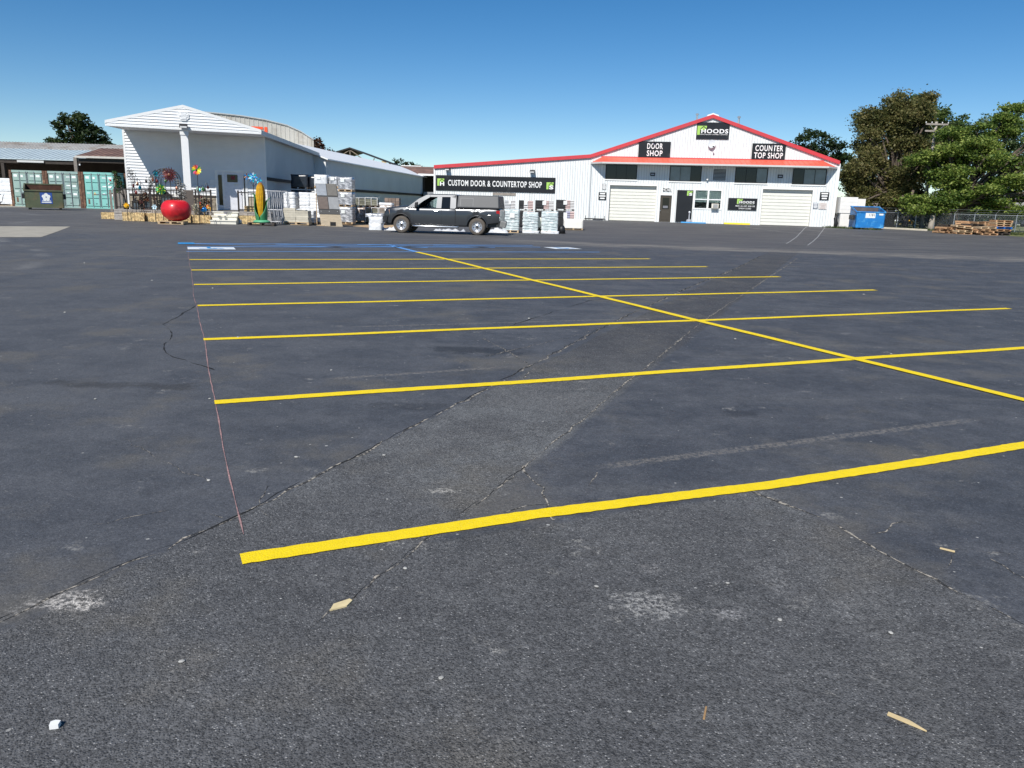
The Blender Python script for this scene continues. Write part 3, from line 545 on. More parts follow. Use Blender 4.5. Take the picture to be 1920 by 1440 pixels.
def flood(label,loc,rz,s=1):
    t=thing('flood_light',label,'lamp',loc,rz); bx('bracket',darkmetal,t,-.05*s,.05*s,-.12*s,0,-.03*s,.03*s)
    h=MB().hexa([(-.20*s,-.42*s,-.10*s),(.20*s,-.42*s,-.10*s),(.20*s,-.10*s,-.02*s),(-.20*s,-.10*s,-.02*s),(-.20*s,-.40*s,.0),(.20*s,-.40*s,.0),(.20*s,-.10*s,.14*s),(-.20*s,-.10*s,.14*s)]).build('housing',darkmetal,t,bevel=.01)
    MB().hexa([(-.16*s,-.425*s,-.09*s),(.16*s,-.425*s,-.09*s),(.16*s,-.40*s,-.095*s),(-.16*s,-.40*s,-.095*s),(-.16*s,-.415*s,-.01*s),(.16*s,-.415*s,-.01*s),(.16*s,-.40*s,-.01*s),(-.16*s,-.40*s,-.01*s)]).build('lens',M('lamp_lens'+str(len(MATS)),(.6,.6,.58),.3),h)
flood('flood light above the left end of the long black sign',sh(.85,-.02,4.02),SA); flood('flood light above the right end of the long black sign',sh(7.79,-.02,3.97),SA)
t=thing('twin_spotlight','white twin spotlight beside the louvred vent under the canopy','lamp',sh(21.5,-.02,3.72),SA); bx('base',grayfascia,t,-.06,.06,-.05,0,-.1,.02)
for s in (-1,1): MB().lathe([(.02,0),(.05,.03),(.07,.14),(.06,.145)],10,(s*.02,-.06,-.04 if s<0 else .16),M=Matrix.Rotation(R(100),3,'X')).build('lamp_head',whitetrim,t,smooth=True)
for u,z,l in ((17.2,6.44,'small grey sign lamp over the door shop sign'),(26.15,6.43,'small grey sign lamp over the counter top shop sign')):
    t=thing('sign_lamp',l,'lamp',sh(u,-.03,z),SA); MB().tube([(0,0,0),(0,-.25,.06)],.015,6).build('arm',galv,t); MB().lathe([(.03,.1),(.09,.0),(.085,0)],10,(0,-.27,.0)).build('shade',galv,t)
t=thing('satellite_dish','pale round satellite dish mounted under the gable peak sign','satellite dish',sh(21.6,-.03,6.2),SA)
MB().lathe([(.01,0),(.15,.012),(.28,.05),(.29,.055),(.28,.065),(.15,.025),(.01,.012)],20,(0,-.10,.1),M=Matrix.Rotation(R(78),3,'X')@Matrix.Diagonal((1.0,1.1,1))).build('reflector',M('dish_white',(.60,.62,.64),.6),t)
MB().tube([(0,0,.1),(0,-.08,.1)],.025,6).build('mount',galv,t); MB().tube([(0,-.2,-.1),(.1,-.5,-.12)],.014,5).build('feed_arm',galv,t); bx('feed_horn',darkmetal,t,.05,.16,-.56,-.48,-.16,-.06)
t=thing('air_conditioner','beige window air conditioner in the lower right of the office window','air conditioner',sh(22.22,-.04,1.5),SA); bx('case',M('ac_beige',(.70,.66,.56),.5),t,-.26,.26,-.32,0.0,0,.36,.01); g=bx('grille',M('ac_gray',(.25,.25,.25),.5),t,-.15,.2,-.335,-.321,.04,.32)
for i in range(6): bx('slat',grayfascia,g,-.14,.19,-.345,-.336,.06+i*.042,.075+i*.042)
# wheel stop, ash urn, floor scrap by the shop
t=tag(MB().prism([(-.09,0),(.09,0),(.06,.13),(-.06,.13)],'x',-.98,.98).build('wheel_stop',M('stop_yellow',(.85,.62,.02),.6,0,.08),loc=sh(23.9,-1.0,.335),rot=SA,bevel=.012),'yellow concrete wheel stop in front of the shop wall','wheel stop')
tag(MB().prism([(-.1,0),(.1,0),(.07,.09),(-.07,.09)],'x',-.95,.95).build('wheel_stop',M('stop_blue',(.02,.27,.60),.6,0,.1),loc=sh(20.6,-1.05,.335),rot=SA,bevel=.012),'blue painted wheel stop in front of the black wall panel','wheel stop')
t=thing('ash_urn','grey smokers urn with tall narrow neck in front of the black panel','ash urn',(*sh(20.3,-.45)[:2],.33)); urn=M('urn_gray',(.36,.37,.40),.6)
MB().lathe([(.20,0),(.22,.04),(.22,.17),(.19,.24),(.10,.29)],14).build('base',urn,t,smooth=True); MB().lathe([(.07,.28),(.05,.35),(.045,.72),(.05,.76)],12).build('neck',urn,t,smooth=True); MB().lathe([(.05,.75),(.08,.78),(.085,.85),(.05,.9),(.01,.91)],12).build('cap',M('urn_cap',(.6,.6,.62),.5),t,smooth=True)
t=thing('steel_frame','low black steel frame lying against the wall left of the garage door','frame',(*sh(13.0,-.5)[:2],.33),SA)
for y in (-.25,.2): bx('rail',blackm,t,-.85,.75,y-.03,y+.03,.06,.14)
for x in (-.8,-.05,.7): bx('crossbar',blackm,t,x-.03,x+.03,-.22,.17,.07,.13); MB().tube([(x,.2,0),(x,.2,.34)],.025,6).build('post',blackm,t)
bx('gray_slab',M('slab_gray',(.42,.42,.44),.7),t,-.2,.6,-.22,.16,0.005,.055)
# ---------------- the sided showroom with deep porch gable
HA=math.atan2(.37086,.92869); HO=Vector((-18.89,38.6)); hx=Vector((math.cos(HA),math.sin(HA))); hy=Vector((-math.sin(HA),math.cos(HA)))
def ho(u,y=0,z=0): p=HO+hx*u+hy*y; return (p.x,p.y,z)
hs=thing('sided_showroom','white vinyl sided showroom with deep porch gable and single white post','building',(HO.x,HO.y,0),HA)
DOP=[(4.03,5.53,.6,2.70)]
lap(MB(),lambda z:(.05,6.46),1.44,4.37,.135,0,DOP,proud=.045).build('front_siding',vinyl,hs)
for u in (.0,6.42): bx('corner_trim',whitetrim,hs,u,u+.09,-.035,.05,.70,4.37)
sb=MB()
MB().add([(.09,.0,.6),(4.03,.0,.6),(4.03,.0,1.44),(.09,.0,1.44)],[(0,1,2,3)]).build('base_wall',stonetan,hs); MB().add([(5.53,.0,.6),(6.42,.0,.6),(6.42,.0,1.44),(5.53,.0,1.44)],[(0,1,2,3)]).build('base_wall',stonetan,hs)
bx('water_table',M('cap_brown',(.10,.08,.06),.6),hs,.09,4.03,-.09,-.019,1.38,1.44)
stones=[]
def stonerow(u0,u1,z0,z1,y,parent,m,hh=.12,seed=1,ax=None):
    r=random.Random(seed); z=z0
    while z<z1-.03:
        h=min(hh*r.uniform(.7,1.3),z1-z); u=u0
        while u<u1-.04:
            w=min(r.uniform(.22,.5),u1-u); d=r.uniform(.02,.06)
            bx('stone',m,parent,u+.006,u+w-.006,y-d,y,z+.005,z+h-.005); u+=w
        z+=h
stonerow(.1,4.02,.72,1.375,-.002,hs,stonetan,.14,3)
# side and back shells follow the skewed plan
SD=Vector((4.51,15.32)); sl_=SD.length; sang=math.atan2(SD.y,SD.x)
swall=ribwall(MB(),0,sl_,.2,lambda u:4.36,[],pitch=.3,dep=.02,rw=.04).build('side_wall',graywall,hs,loc=(6.46,.05,0),rot=sang)
bx('dark_rail',darkwood,swall,.05,sl_-.2,-.10,-.03,2.27,2.43)
ribwall(MB(),0,sl_,.2,lambda u:4.36,[],pitch=.6).build('side_wall',vinyl,hs,loc=(.05+SD.x,SD.y,0),rot=sang+math.pi)
ribwall(MB(),0,6.4,.2,lambda u:4.36,[],pitch=.6).build('back_wall',vinyl,hs,loc=(6.46+SD.x,SD.y+.02,0),rot=math.pi)
# roof: gable prism sheared along the plan
k=17.4; S_=Vector((.2947*k,k,0)); FY=-2.05; el=Vector((-.5,FY,4.60)); ap=Vector((2.77,FY,5.47)); er=Vector((6.2,FY,4.56))
for a,b,nm in ((el,ap,'roof_slope'),(ap,er,'roof_slope')):
    dn=Vector((0,0,-.09)); MB().hexa([a+dn,b+dn,b+S_+dn,a+S_+dn,a,b,b+S_,a+S_]).build(nm,M('roof_'+('l' if a is el else 'r'),(.66,.67,.68),.5),hs)
for a,b in ((el,ap),(ap,er)):
    y=Vector((0,-.03,0)); d=Vector((0,0,-.12)); MB().hexa([a+d+y,b+d+y,b+d-y,a+d-y,a+y+Vector((0,0,.012)),b+y+Vector((0,0,.012)),b-y,a-y]).build('rake_trim',whitetrim,hs)
b0=er+Vector((0,0,-.2)); MB().hexa([er+Vector((-.02,0,-.22)),er+Vector((.012,.0,-.22)),er+S_+Vector((.012,0,-.22)),er+S_+Vector((-.02,0,-.22)),er+Vector((-.02,0,-.01)),er+Vector((.012,0,-.01)),er+S_+Vector((.012,0,-.01)),er+S_+Vector((-.02,0,-.01))]).build('eave_fascia',M('shaded_eave',(.50,.51,.53),.5),hs)  # right eave greyed: its shade is put into the colour
MB().hexa([el+Vector((-.012,0,-.22)),el+Vector((.02,.0,-.22)),el+S_+Vector((.02,0,-.22)),el+S_+Vector((-.012,0,-.22)),el+Vector((-.012,0,-.01)),el+Vector((.02,0,-.01)),el+S_+Vector((.02,0,-.01)),el+S_+Vector((-.012,0,-.01))]).build('eave_fascia',whitetrim,hs)
def gsp(z):
    if z<=4.5: return (-.48,6.18)
    t=(z-4.5)/(5.36-4.5); return (-.48+t*3.24,6.18-t*3.4)
lap(MB(),gsp,4.38,5.36,.13,FY,proud=.035).build('gable_siding',vinyl,hs)
bx('gable_beam',whitetrim,hs,-.49,6.19,FY-.03,FY+.06,4.365,4.45)
MB().add([(-.5,FY,4.372),(6.2,FY,4.372),(6.2+S_.x,FY+S_.y,4.372),(-.5+S_.x,FY+S_.y,4.372)],[(3,2,1,0)]).build('soffit',M('soffit_white',(.70,.71,.72),.6),hs)
octo=[(2.78+.25*math.cos(R(22.5+45*i)),5.0+.25*math.sin(R(22.5+45*i))) for i in range(8)]; oin=[(2.78+.19*math.cos(R(22.5+45*i)),5.0+.19*math.sin(R(22.5+45*i))) for i in range(8)]
vt=MB().prism(octo,'y',FY-.06,FY-.018).build('gable_vent',whitetrim,hs)
for i in range(6):
    z=4.84+i*.06; w=.185 if 1<i<4 else .12; MB().prism([(FY-.085,z),(FY-.062,z+.045),(FY-.062,z)],'x',2.78-w,2.78+w).build('slat',vinyl,vt)
c=bx('porch_post',whitetrim,hs,2.60,2.92,-2.0,-1.68,.72,4.365,.008); bx('capital',whitetrim,c,2.57,2.95,-2.03,-1.65,4.15,4.362,.006); bx('post_base',M('post_brown',(.12,.10,.085),.6),c,2.52,3.0,-2.06,-1.62,.725,1.66,.01)
# entry
en=bx('entry_door',M('door_white',(.70,.71,.75),.45),hs,4.44,5.33,.0,.05,.75,2.6,.004)
bx('pane',glassd,en,4.6,5.1,-.012,-.002,2.12,2.49); MB().tube([(5.24,-.06,1.68),(5.24,-.0,1.68)],.025,8).build('deadbolt',darkmetal,en); MB().lathe([(.0,-.06),(.03,-.05),(.03,-.02),(.012,0)],10,(5.24,0,1.55),M=Matrix.Rotation(R(-90),3,'X')).build('knob',darkmetal,en)
bx('wreath_sign',M('dark_red_sign',(.18,.02,.025),.6),en,4.78,4.98,-.03,-.013,2.25,2.42); bx('notice_bar',M('notice_cream',(.7,.7,.62),.6),en,4.9,5.12,-.02,-.005,1.98,2.03)
f=MB()
for q in ((4.03,4.15,.7,2.7),(5.45,5.56,.7,2.7),(4.15,5.45,2.6,2.7),(4.36,4.44,.72,2.6),(5.33,5.37,.72,2.6)): f.box(q[0],q[1],-.05,.04,q[2],q[3])
f.build('door_frame',whitetrim,en)
for a,b,z0 in ((4.15,4.36,.72),(5.37,5.45,.72)):
    s=bx('sidelight',M('side_white'+str(int(a*100)),(.72,.73,.76),.5),en,a,b,.0,.03,z0,2.6); bx('pane',glassd,s,a+.025,b-.01,-.01,-.001,.98,2.46)
bx('threshold',darkmetal,en,4.15,5.45,-.1,.03,.70,.745); bx('wall_box',whitetrim,hs,3.78,4.0,-.05,-.02,2.0,2.2)
# porch deck faced with ledge stone
dk=bx('porch_deck',M('deck_gray',(.30,.28,.26),.8),hs,-.45,6.55,-2.08,-.02,.0,.715)
stonerow(-.46,6.5,.1,.70,-2.082,dk,stone,.15,8)
# railing
rail=thing('porch_railing','dark brown picket railing along the porch edge of the showroom','railing',ho(2.9,-1.98,.715),HA)
rb=M('rail_brown',(.035,.028,.024),.5)
def rl(u0,u1,zt=.93):
    bx('top_rail',rb,rail,u0-2.9,u1-2.9,-.03,.03,zt-.05,zt); bx('bottom_rail',rb,rail,u0-2.9,u1-2.9,-.02,.02,.08,.12)
    n=int((u1-u0)/.13)
    for i in range(1,n): u=u0-2.9+(u1-u0)*i/n; bx('picket',rb,rail,u-.012,u+.012,-.012,.012,.12,zt-.05)
for u in (-.35,1.1,2.45,3.08,3.76,5.0,6.2): bx('rail_post',rb,rail,u-2.94,u-2.86,-.04,.04,0,1.0)
rl(-.31,1.06); rl(1.14,2.41); rl(3.12,3.72); rl(5.04,6.16)
flood('flood light on the porch gable of the sided showroom',ho(2.75,FY-.03,4.52),HA,.9)
# portable steps
st=thing('porch_steps','cream three tread portable steps leading up to the showroom door','steps',ho(4.36,-2.6,gz(-14,37)),HA-R(13)); zs=gz(-14,37); cream=M('cream_steps',(.72,.69,.60),.6,0,.05)
for i in range(3): bx('tread',cream,st,-.58,.58,-.62+i*.34,.42,.0+i*.185,.185*(i+1)-.0-.03*(0),.006) if i==0 else bx('tread',cream,st,-.57+.01*i,.57-.01*i,-.62+i*.34,.42,.19*i-.004,.19*(i+1)-.01,.006)
for i in range(3): bx('nosing',cream,st,-.6,.6,-.66+i*.34,-.615+i*.34,.19*(i+1)-.05,.19*(i+1)-.006,.006)
bx('name_tag',M('tag_violet',(.16,.12,.30),.5),st,-.06,.06,.045,.056,.48,.54)
# ---------------- the long grey metal hall behind
gh=thing('gray_metal_hall','long grey metal hall with bright white roof running back from the showroom','building',(-13.64,57.0,0),0); 
GDv=Vector((2.79,36.5)); gl=GDv.length; ga=math.atan2(GDv.y,GDv.x)
gw=ribwall(MB(),0,gl,.2,lambda u:4.12,[],pitch=.3,dep=.03,rw=.06).build('side_wall',M('light_gray_metal',(.66,.69,.68),.5,0,.07,.4),gh,rot=ga); bx('dark_rail',darkwood,gw,3.0,gl-.1,-.1,-.035,2.0,2.2); bx('dark_rail',darkwood,gw,gl*.62,gl*.62+.12,-.12,-.101,1.95,2.25)
ribwall(MB(),-6,0,.2,lambda u:4.15+(min(1,-u/2.9) if u>-2.9 else max(0,(6+u)/3.1))*1.08,[],pitch=.3,kinks=[-2.9]).build('front_wall',white,gh)
bx('corner_trim',whitetrim,gh,-.1,.03,-.05,-.026,.2,4.1)
MB().hexa([(.25,-.3,4.07),(.25+GDv.x,36.8,4.07),(GDv.x-2.9,36.8,5.2),(-2.9,-.3,5.2),(.25,-.3,4.16),(.25+GDv.x,36.8,4.16),(GDv.x-2.9,36.8,5.3),(-2.9,-.3,5.3)]).build('roof_slope',whiteroof,gh)
MB().hexa([(-2.9,-.3,5.2),(GDv.x-2.9,36.8,5.2),(GDv.x-6.2,36.8,4.07),(-6.2,-.3,4.07),(-2.9,-.3,5.3),(GDv.x-2.9,36.8,5.3),(GDv.x-6.2,36.8,4.16),(-6.2,-.3,4.16)]).build('roof_slope',whiteroof,gh)
# ---------------- barn with arched sheet metal front
ab=thing('arched_metal_barn','weathered metal barn with arched front rising behind the showroom','building',(-17.72-9.28*math.cos(R(16)),70-9.28*math.sin(R(16)),0),R(16)); tanm=M('tan_sheet',(.50,.48,.43),.5,.1,.10,.6,c2=(.40,.37,.32),c2s=.9)
AR=[(-4.7,6.5),(-4.3,7.0),(-3.8,7.4),(-3.0,7.75),(-.5,8.12),(1.64,8.06),(3.47,7.96),(5.29,7.76),(7.11,7.40),(8.24,6.95),(9.28,6.32)]
def atop(u):
    for (a,za),(b,zb_) in zip(AR,AR[1:]):
        if u<=b: return za+(zb_-za)*(u-a)/(b-a)
    return AR[-1][1]
ribwall(MB(),-4.7,9.28,.25,atop,[],pitch=.36,dep=.04,rw=.09,kinks=[a for a,_ in AR]).build('front_wall',tanm,ab)
ribwall(MB(),0,20,.25,lambda u:6.3,[],pitch=.5,axis='x',off=9.28,sgn=1).build('side_wall',tanm,ab); ribwall(MB(),0,20,.25,lambda u:6.5,[],pitch=.5,axis='x',off=-4.7).build('side_wall',tanm,ab)
rm=MB()
for (a,za),(b,zb_) in zip(AR,AR[1:]): rm.hexa([(a,-.12,za-.02),(b,-.12,zb_-.02),(b,20,zb_-.02),(a,20,za-.02),(a,-.12,za+.07),(b,-.12,zb_+.07),(b,20,zb_+.07),(a,20,za+.07)])
rm.build('arched_roof',M('arch_roof_gray',(.45,.47,.47),.5,.2),ab)
orl=M('orange_letters',(.85,.10,.03),.5)
textmesh('T',4.2,5.15,6.0,7.18,-.06,orl,ab,bold=.02); textmesh('I',5.25,5.5,6.0,7.18,-.06,orl,ab,bold=.02)
# ---------------- timber barn with an open truss gable
tb=thing('open_truss_barn','unfinished timber barn with an open truss gable behind the grey hall','building',(-20.8,100,0),0)
for x in (-2.4,0,4.9): bx('post',darkwood,tb,x-.12,x+.12,-.1,.1,.28,7.4-abs(x)*.3 if x<=0 else 5.9)
MB().hexa([(-2.9,-.4,6.55),(0,-.4,7.45),(0,9,7.45),(-2.9,9,6.55),(-2.9,-.4,6.72),(0,-.4,7.62),(0,9,7.62),(-2.9,9,6.72)]).build('roof_slope',darkmetal,tb); MB().hexa([(0,-.4,7.45),(5.6,-.4,5.6),(5.6,9,5.6),(0,9,7.45),(0,-.4,7.62),(5.6,-.4,5.77),(5.6,9,5.77),(0,9,7.62)]).build('roof_slope',darkmetal,tb)
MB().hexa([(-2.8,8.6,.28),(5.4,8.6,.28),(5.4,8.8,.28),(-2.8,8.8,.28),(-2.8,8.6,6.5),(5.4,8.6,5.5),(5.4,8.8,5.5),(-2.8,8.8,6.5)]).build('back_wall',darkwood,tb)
for a,b in (((0,-.2,7.3),(0,-.2,5.6)),((0,-.2,7.3),(2.6,-.2,5.6)),((0,-.2,7.3),(-2.2,-.2,5.9)),((2.6,-.2,5.5),(3.0,-.2,6.4)),((4.0,-.2,5.3),(4.2,-.2,6.0)),((-2.6,-.2,5.6),(5.4,-.2,5.3))): MB().tube([a,b],.06,4).build('truss_member',M('truss_wood'+str(len(MATS)),(.30,.24,.18),.8),tb)
bx('board',M('board_tan',(.55,.43,.24),.7),tb,3.9,4.5,-.35,-.25,5.5,6.1)
# ---------------- brown roofed open shed between hall and shop
bs=thing('brown_roof_shed','open shed with rusty brown metal roof between hall and shop','shed',(-11.2,92,0),0); brownroof=M('brown_roof',(.17,.10,.075),.6,0,.2,1.5,c2=(.26,.15,.11),c2s=.8)
MB().hexa([(-1.2,0,4.36),(7,0,4.36),(7,4,5.3),(-3.2,4,5.3),(-1.2,0,4.46),(7,0,4.46),(7,4,5.4),(-3.2,4,5.4)]).build('roof_slope',brownroof,bs); bx('fascia',whitetrim,bs,-.2,7,-.06,-.005,4.26,4.46); bx('ridge_cap',whitetrim,bs,-2.7,-.3,3.8,4.2,5.4,5.5)
for x in (.4,3,6.6): bx('post',darkwood,bs,x-.1,x+.1,.05,.25,.28,4.34)
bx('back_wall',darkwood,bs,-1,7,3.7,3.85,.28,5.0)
mt=thing('block_stack','stack of grey block bundles under the brown roofed shed','block stack',(-10.2,91.6,.29))
for i in range(4): bx('bundle',M('bundle_gray'+str(i),(.28,.29,.31),.8,0,.2,4),mt,-.5,.75,-.4,.4,i*.55,i*.55+.5)
# ---------------- long pole shed on the left
ps=thing('pole_shed','long open pole shed with pale corrugated roof behind the containers','shed',(-46,60,0),0)
tanroof=M('tan_roof',(.46,.44,.40),.5,.1,.15,1.5,c2=(.36,.30,.24),c2s=.8); blueroof=M('pale_blue_roof',(.48,.56,.58),.45,.1,.08,1.2)
def rroof(name,x0,x1,y0,z0,y1,z1,m,pitch,shear=0):
    r=MB().hexa([(x0,y0,z0-.05),(x1,y0,z0-.05),(x1+shear,y1,z1-.05),(x0,y1,z1-.05),(x0,y0,z0),(x1,y0,z0),(x1+shear,y1,z1),(x0,y1,z1)])
    n=int((x1-x0)/pitch)
    for i in range(n):
        x=x0+.05+i*pitch; w=.06; r.hexa([(x,y0,z0),(x+w,y0,z0),(x+w,y1,z1),(x,y1,z1),(x+.015,y0,z0+.03),(x+w-.015,y0,z0+.03),(x+w-.015,y1,z1+.03),(x+.015,y1,z1+.03)])
    return r.build(name,m,ps)
rroof('roof_lower',-18,13.3,0,3.70,4,4.62,blueroof,.42); rroof('roof_upper',-18,16.5,4.0,4.62,6.2,5.24,tanroof,.25); rroof('roof_brown',13.35,22,-.6,4.0,3.2,4.78,brownroof,.42)
bx('brown_fascia',M('fascia_pale',(.5,.47,.42),.6),ps,13.3,22,-.66,-.605,3.86,4.0); bx('header_beam',darkwood,ps,-18,13.3,.1,.3,3.38,3.62); bx('header_beam',darkwood,ps,13.4,22,-.4,-.2,3.55,3.84)
for x in (-14,-9.6,-4.5,1.2,7.4): bx('post',darkwood,ps,x-.12,x+.12,.1,.34,.3,3.4)
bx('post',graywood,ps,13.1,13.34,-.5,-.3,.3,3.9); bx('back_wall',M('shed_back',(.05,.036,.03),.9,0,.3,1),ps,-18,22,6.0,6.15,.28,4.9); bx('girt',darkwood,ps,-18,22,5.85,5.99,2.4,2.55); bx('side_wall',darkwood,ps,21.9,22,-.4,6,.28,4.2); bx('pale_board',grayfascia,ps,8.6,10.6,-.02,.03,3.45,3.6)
MB().lathe([(.02,0),(.06,.03),(.06,.1),(.02,.13)],8,(13.5,-.42,3.3)).build('lamp',lettering,ps)
# ---------------- shipping containers
teal=[M('container_a',(.26,.37,.33),.55,0,.12,2,c2=(.30,.24,.19),c2s=1.6,c2t=(.62,.7)),M('container_b',(.25,.36,.33),.55,0,.14,2,c2=(.30,.24,.19),c2s=1.6,c2t=(.6,.68)),M('container_c',(.20,.48,.43),.55,0,.12,2,c2=(.28,.22,.17),c2s=1.6,c2t=(.64,.7)),M('container_d',(.33,.38,.36),.55,0,.12,2)]
rust=M('rust',(.10,.05,.032),.85,0,.4,6,c2=(.22,.12,.07),c2s=5); stick=M('sticker',(.75,.78,.76),.6)
clab=['grey green shipping container at the far left, partly behind the dumpster','grey green shipping container second from the left, partly behind the dumpster','bright teal shipping container, third from the left, with yellow triangle','pale grey container end just left of the showroom corner']
for i in range(4):
    m=teal[i]; x0=-34.7+i*2.455; y0=54.6 if i<3 else 55.6; zb=.33; t=thing('shipping_container',clab[i],'container',(x0+1.22,y0,zb),0,'shipping containers in a row'); w=1.22; H=2.42
    b=MB()
    for s in (-1,1):
        n=10
        for k in range(n): y=.12+k*.28; b.prism([(s*1.2,y),(s*1.16,y+.05),(s*1.16,y+.15),(s*1.2,y+.2),(s*1.2,y+.28),(s*1.1,y+.28),(s*1.1,y)],'z',.1,H-.1)
    b.box(-1.18,1.18,.1,2.95,H-.06,H); b.box(-1.18,1.18,2.9,2.95,.05,H); b.build('body',m,t)
    for s in (-1,1): bx('corner_post',rust,t,s*1.13-.09,s*1.13+.09,-.02,.12,0,H,.01)
    bx('header',m,t,-1.04,1.04,0,.12,H-.16,H); bx('sill',m,t,-1.04,1.04,0,.12,0,.13)
    for s in (-1,1):
        d=bx('door',m,t,.012 if s>0 else -1.03,1.03 if s>0 else -.012,.05,.08,.14,H-.17)
        for c in range(2):
            for r in range(4):
                xx=s*(.09+c*.46) ; xa=min(xx,xx+s*.41); zz=.17+r*.525; bx('panel',m,d,xa,xa+.41,-.012,.05,zz,zz+.475,.012)
        for c in (.06,.50): MB().tube([(s*c,-.03,.1),(s*c,-.03,H-.08)],.022,6).build('lock_bar',galv,d)
        bx('handle',galv,d,s*.28-.16,s*.28+.16,-.06,-.03,.95,.99); bx('rain_edge',rust,d,min(s*.05,s*1.02),max(s*.05,s*1.02),.015,.05,H-.19,H-.165)
    rr=random.Random(i)
    for xa,za,ww,hh in ((-.9,1.98,.24,.16),(-.42,1.96,.15,.15),(.22,2.02,.3,.06),(.62,1.98,.26,.14),(.2,1.45,.25,.07),(.6,1.4,.25,.12),(.62,.85,.25,.14),(-.9,1.0,.24,.05),(.2,.95,.15,.08)):
        bx('decal',stick,t,xa,xa+ww,-.02,-.0145,za,za+hh)
    for xa in (-.85,-.35,.35): bx('rust_patch',rust if xa<-.8 else darkmetal,t,xa,xa+.12,-.02,-.0145,.3,.62 if xa<-.8 else .34)
    if i==2: MB().prism([(-.45,.9),(-.25,.9),(-.35,1.1)],'y',-.021,-.0145).build('warning_triangle',M('warn_yellow',(.75,.45,.03),.6),t)
# ---------------- dumpsters
def dumpster(label,loc,rz,w,h,m,mi,front_lo):
    t=thing('dumpster',label,'dumpster',loc,rz); a=w/2; D=1.5; th=.05; hb=h; hf=h*front_lo
    b=MB(); b.box(-a,a,0,th,.12,hf); b.box(-a,a,D-th,D,.12,hb); b.box(-a+.05,a-.05,th,D-th,.12,.17)
    for s in (-1,1): b.prism([(0,.12),(D,.12),(D,hb),(0,hf)],'x',s*a-(th if s>0 else 0),s*a+(0 if s>0 else th))
    b.build('bin_body',m,t); l=MB(); l.box(-a+.052,a-.052,th+.002,th+.006,.17,hf-.02); l.box(-a+.052,a-.052,D-th-.006,D-th-.002,.17,hb-.02); l.build('inner_lining',mi,t)
    bx('rim',m,t,-a-.03,a+.03,-.05,.08,hf-.06,hf+.02,.01); bx('rear_rim',m,t,-a-.03,a+.03,D-.08,D+.04,hb-.05,hb+.02,.01)
    for s in (-1,1): MB().prism([(0,hf-.03),(D,hb-.03),(D,hb+.03),(0,hf+.03)],'x',s*a-.04,s*a+.04).build('side_rim',m,t); bx('fork_pocket',darkmetal,t,s*a-(.02 if s>0 else .14),s*a+(.14 if s>0 else .02),.2,1.2,h*.42,h*.62,.01)
    for s in (-.8,.8): bx('skid',darkmetal,t,s*a-.06,s*a+.06,.05,D-.05,.0,.12)
    return t
olive=M('olive_paint',(.085,.10,.055),.5,0,.2,3,c2=(.13,.11,.06),c2s=2); rustin=M('rust_inside',(.07,.03,.018),.9,0,.4,4)
t=dumpster('olive green dumpster with blue flower sticker, open rusty inside, before the containers',(-28.0,47.1,gz(-28,47.1)),R(29),1.98,1.5,olive,rustin,.75)
bluest=M('blue_sticker',(.03,.08,.30),.5); bx('sticker',bluest,t,-.2,.42,-.012,-.004,.36,1.0)
fl=MB()
for k_ in range(5): a=R(90+72*k_); fl.prism([(.11+.13*math.cos(a)+.1*math.cos(R(30*j)),.74+.13*math.sin(a)+.1*math.sin(R(30*j))) for j in range(12)],'y',-.018-.001*k_,-.013)
fl.build('flower_mark',stick,t); bx('print_line',stick,t,-.12,.34,-.018,-.0125,.50,.54); bx('print_line',stick,t,-.14,.36,-.018,-.0125,.41,.46)
bluep=M('blue_bin',(.012,.17,.46),.45,0,.15,3,c2=(.10,.36,.62),c2s=2.2,c2t=(.52,.66))
t=dumpster('faded bright blue open dumpster beside the right end of the shop',(25.45,57.3,gz(25.4,57.5)),R(-6),2.0,1.62,bluep,M('bin_inside',(.10,.08,.075),.8,0,.3,3),.77)
bx('sticker',stick,t,-.35,.32,-.012,-.004,.82,1.2); textmesh('1191',-.12,.26,.92,1.1,-.013,blackm,t,bold=.02); bx('sticker',stick,t,.58,.86,-.012,-.004,1.02,1.14); bx('center_brace',bluep,t,-.03,.03,.06,1.45,1.19,1.23)
# ---------------- white box trailer body beside the shop
t=thing('white_storage_box','white storage box standing between the shop and the blue dumpster','storage box',(25.05,60.6,.33),R(-6)); wb=M('box_white',(.76,.73,.68),.6,0,.06,2)
bx('lower_body',wb,t,-.42,.78,0,2.2,.02,1.05,.01); bx('upper_body',wb,t,-.55,.72,-.05,2.2,1.09,2.28,.01); bx('joint_strip',grayfascia,t,-.5,.72,.0,.1,1.052,1.088); bx('rear_body',wb,t,.74,1.55,.8,2.4,.02,2.18,.01)
for i in range(3): bx('seam',grayfascia,t,-.55,.72,-.056,-.0505,1.35+i*.28,1.36+i*.28)
t=tag(MB().tube([(0,0,0),(.05,0,.3),(-.05,.02,.7),(.08,0,.95)],[.12,.16,.12,.05],7).build('tarp_bundle',blackm,loc=(24.15,60.2,.33),smooth=True),'dark bundled tarp leaning in the gap right of the shop corner','tarp')
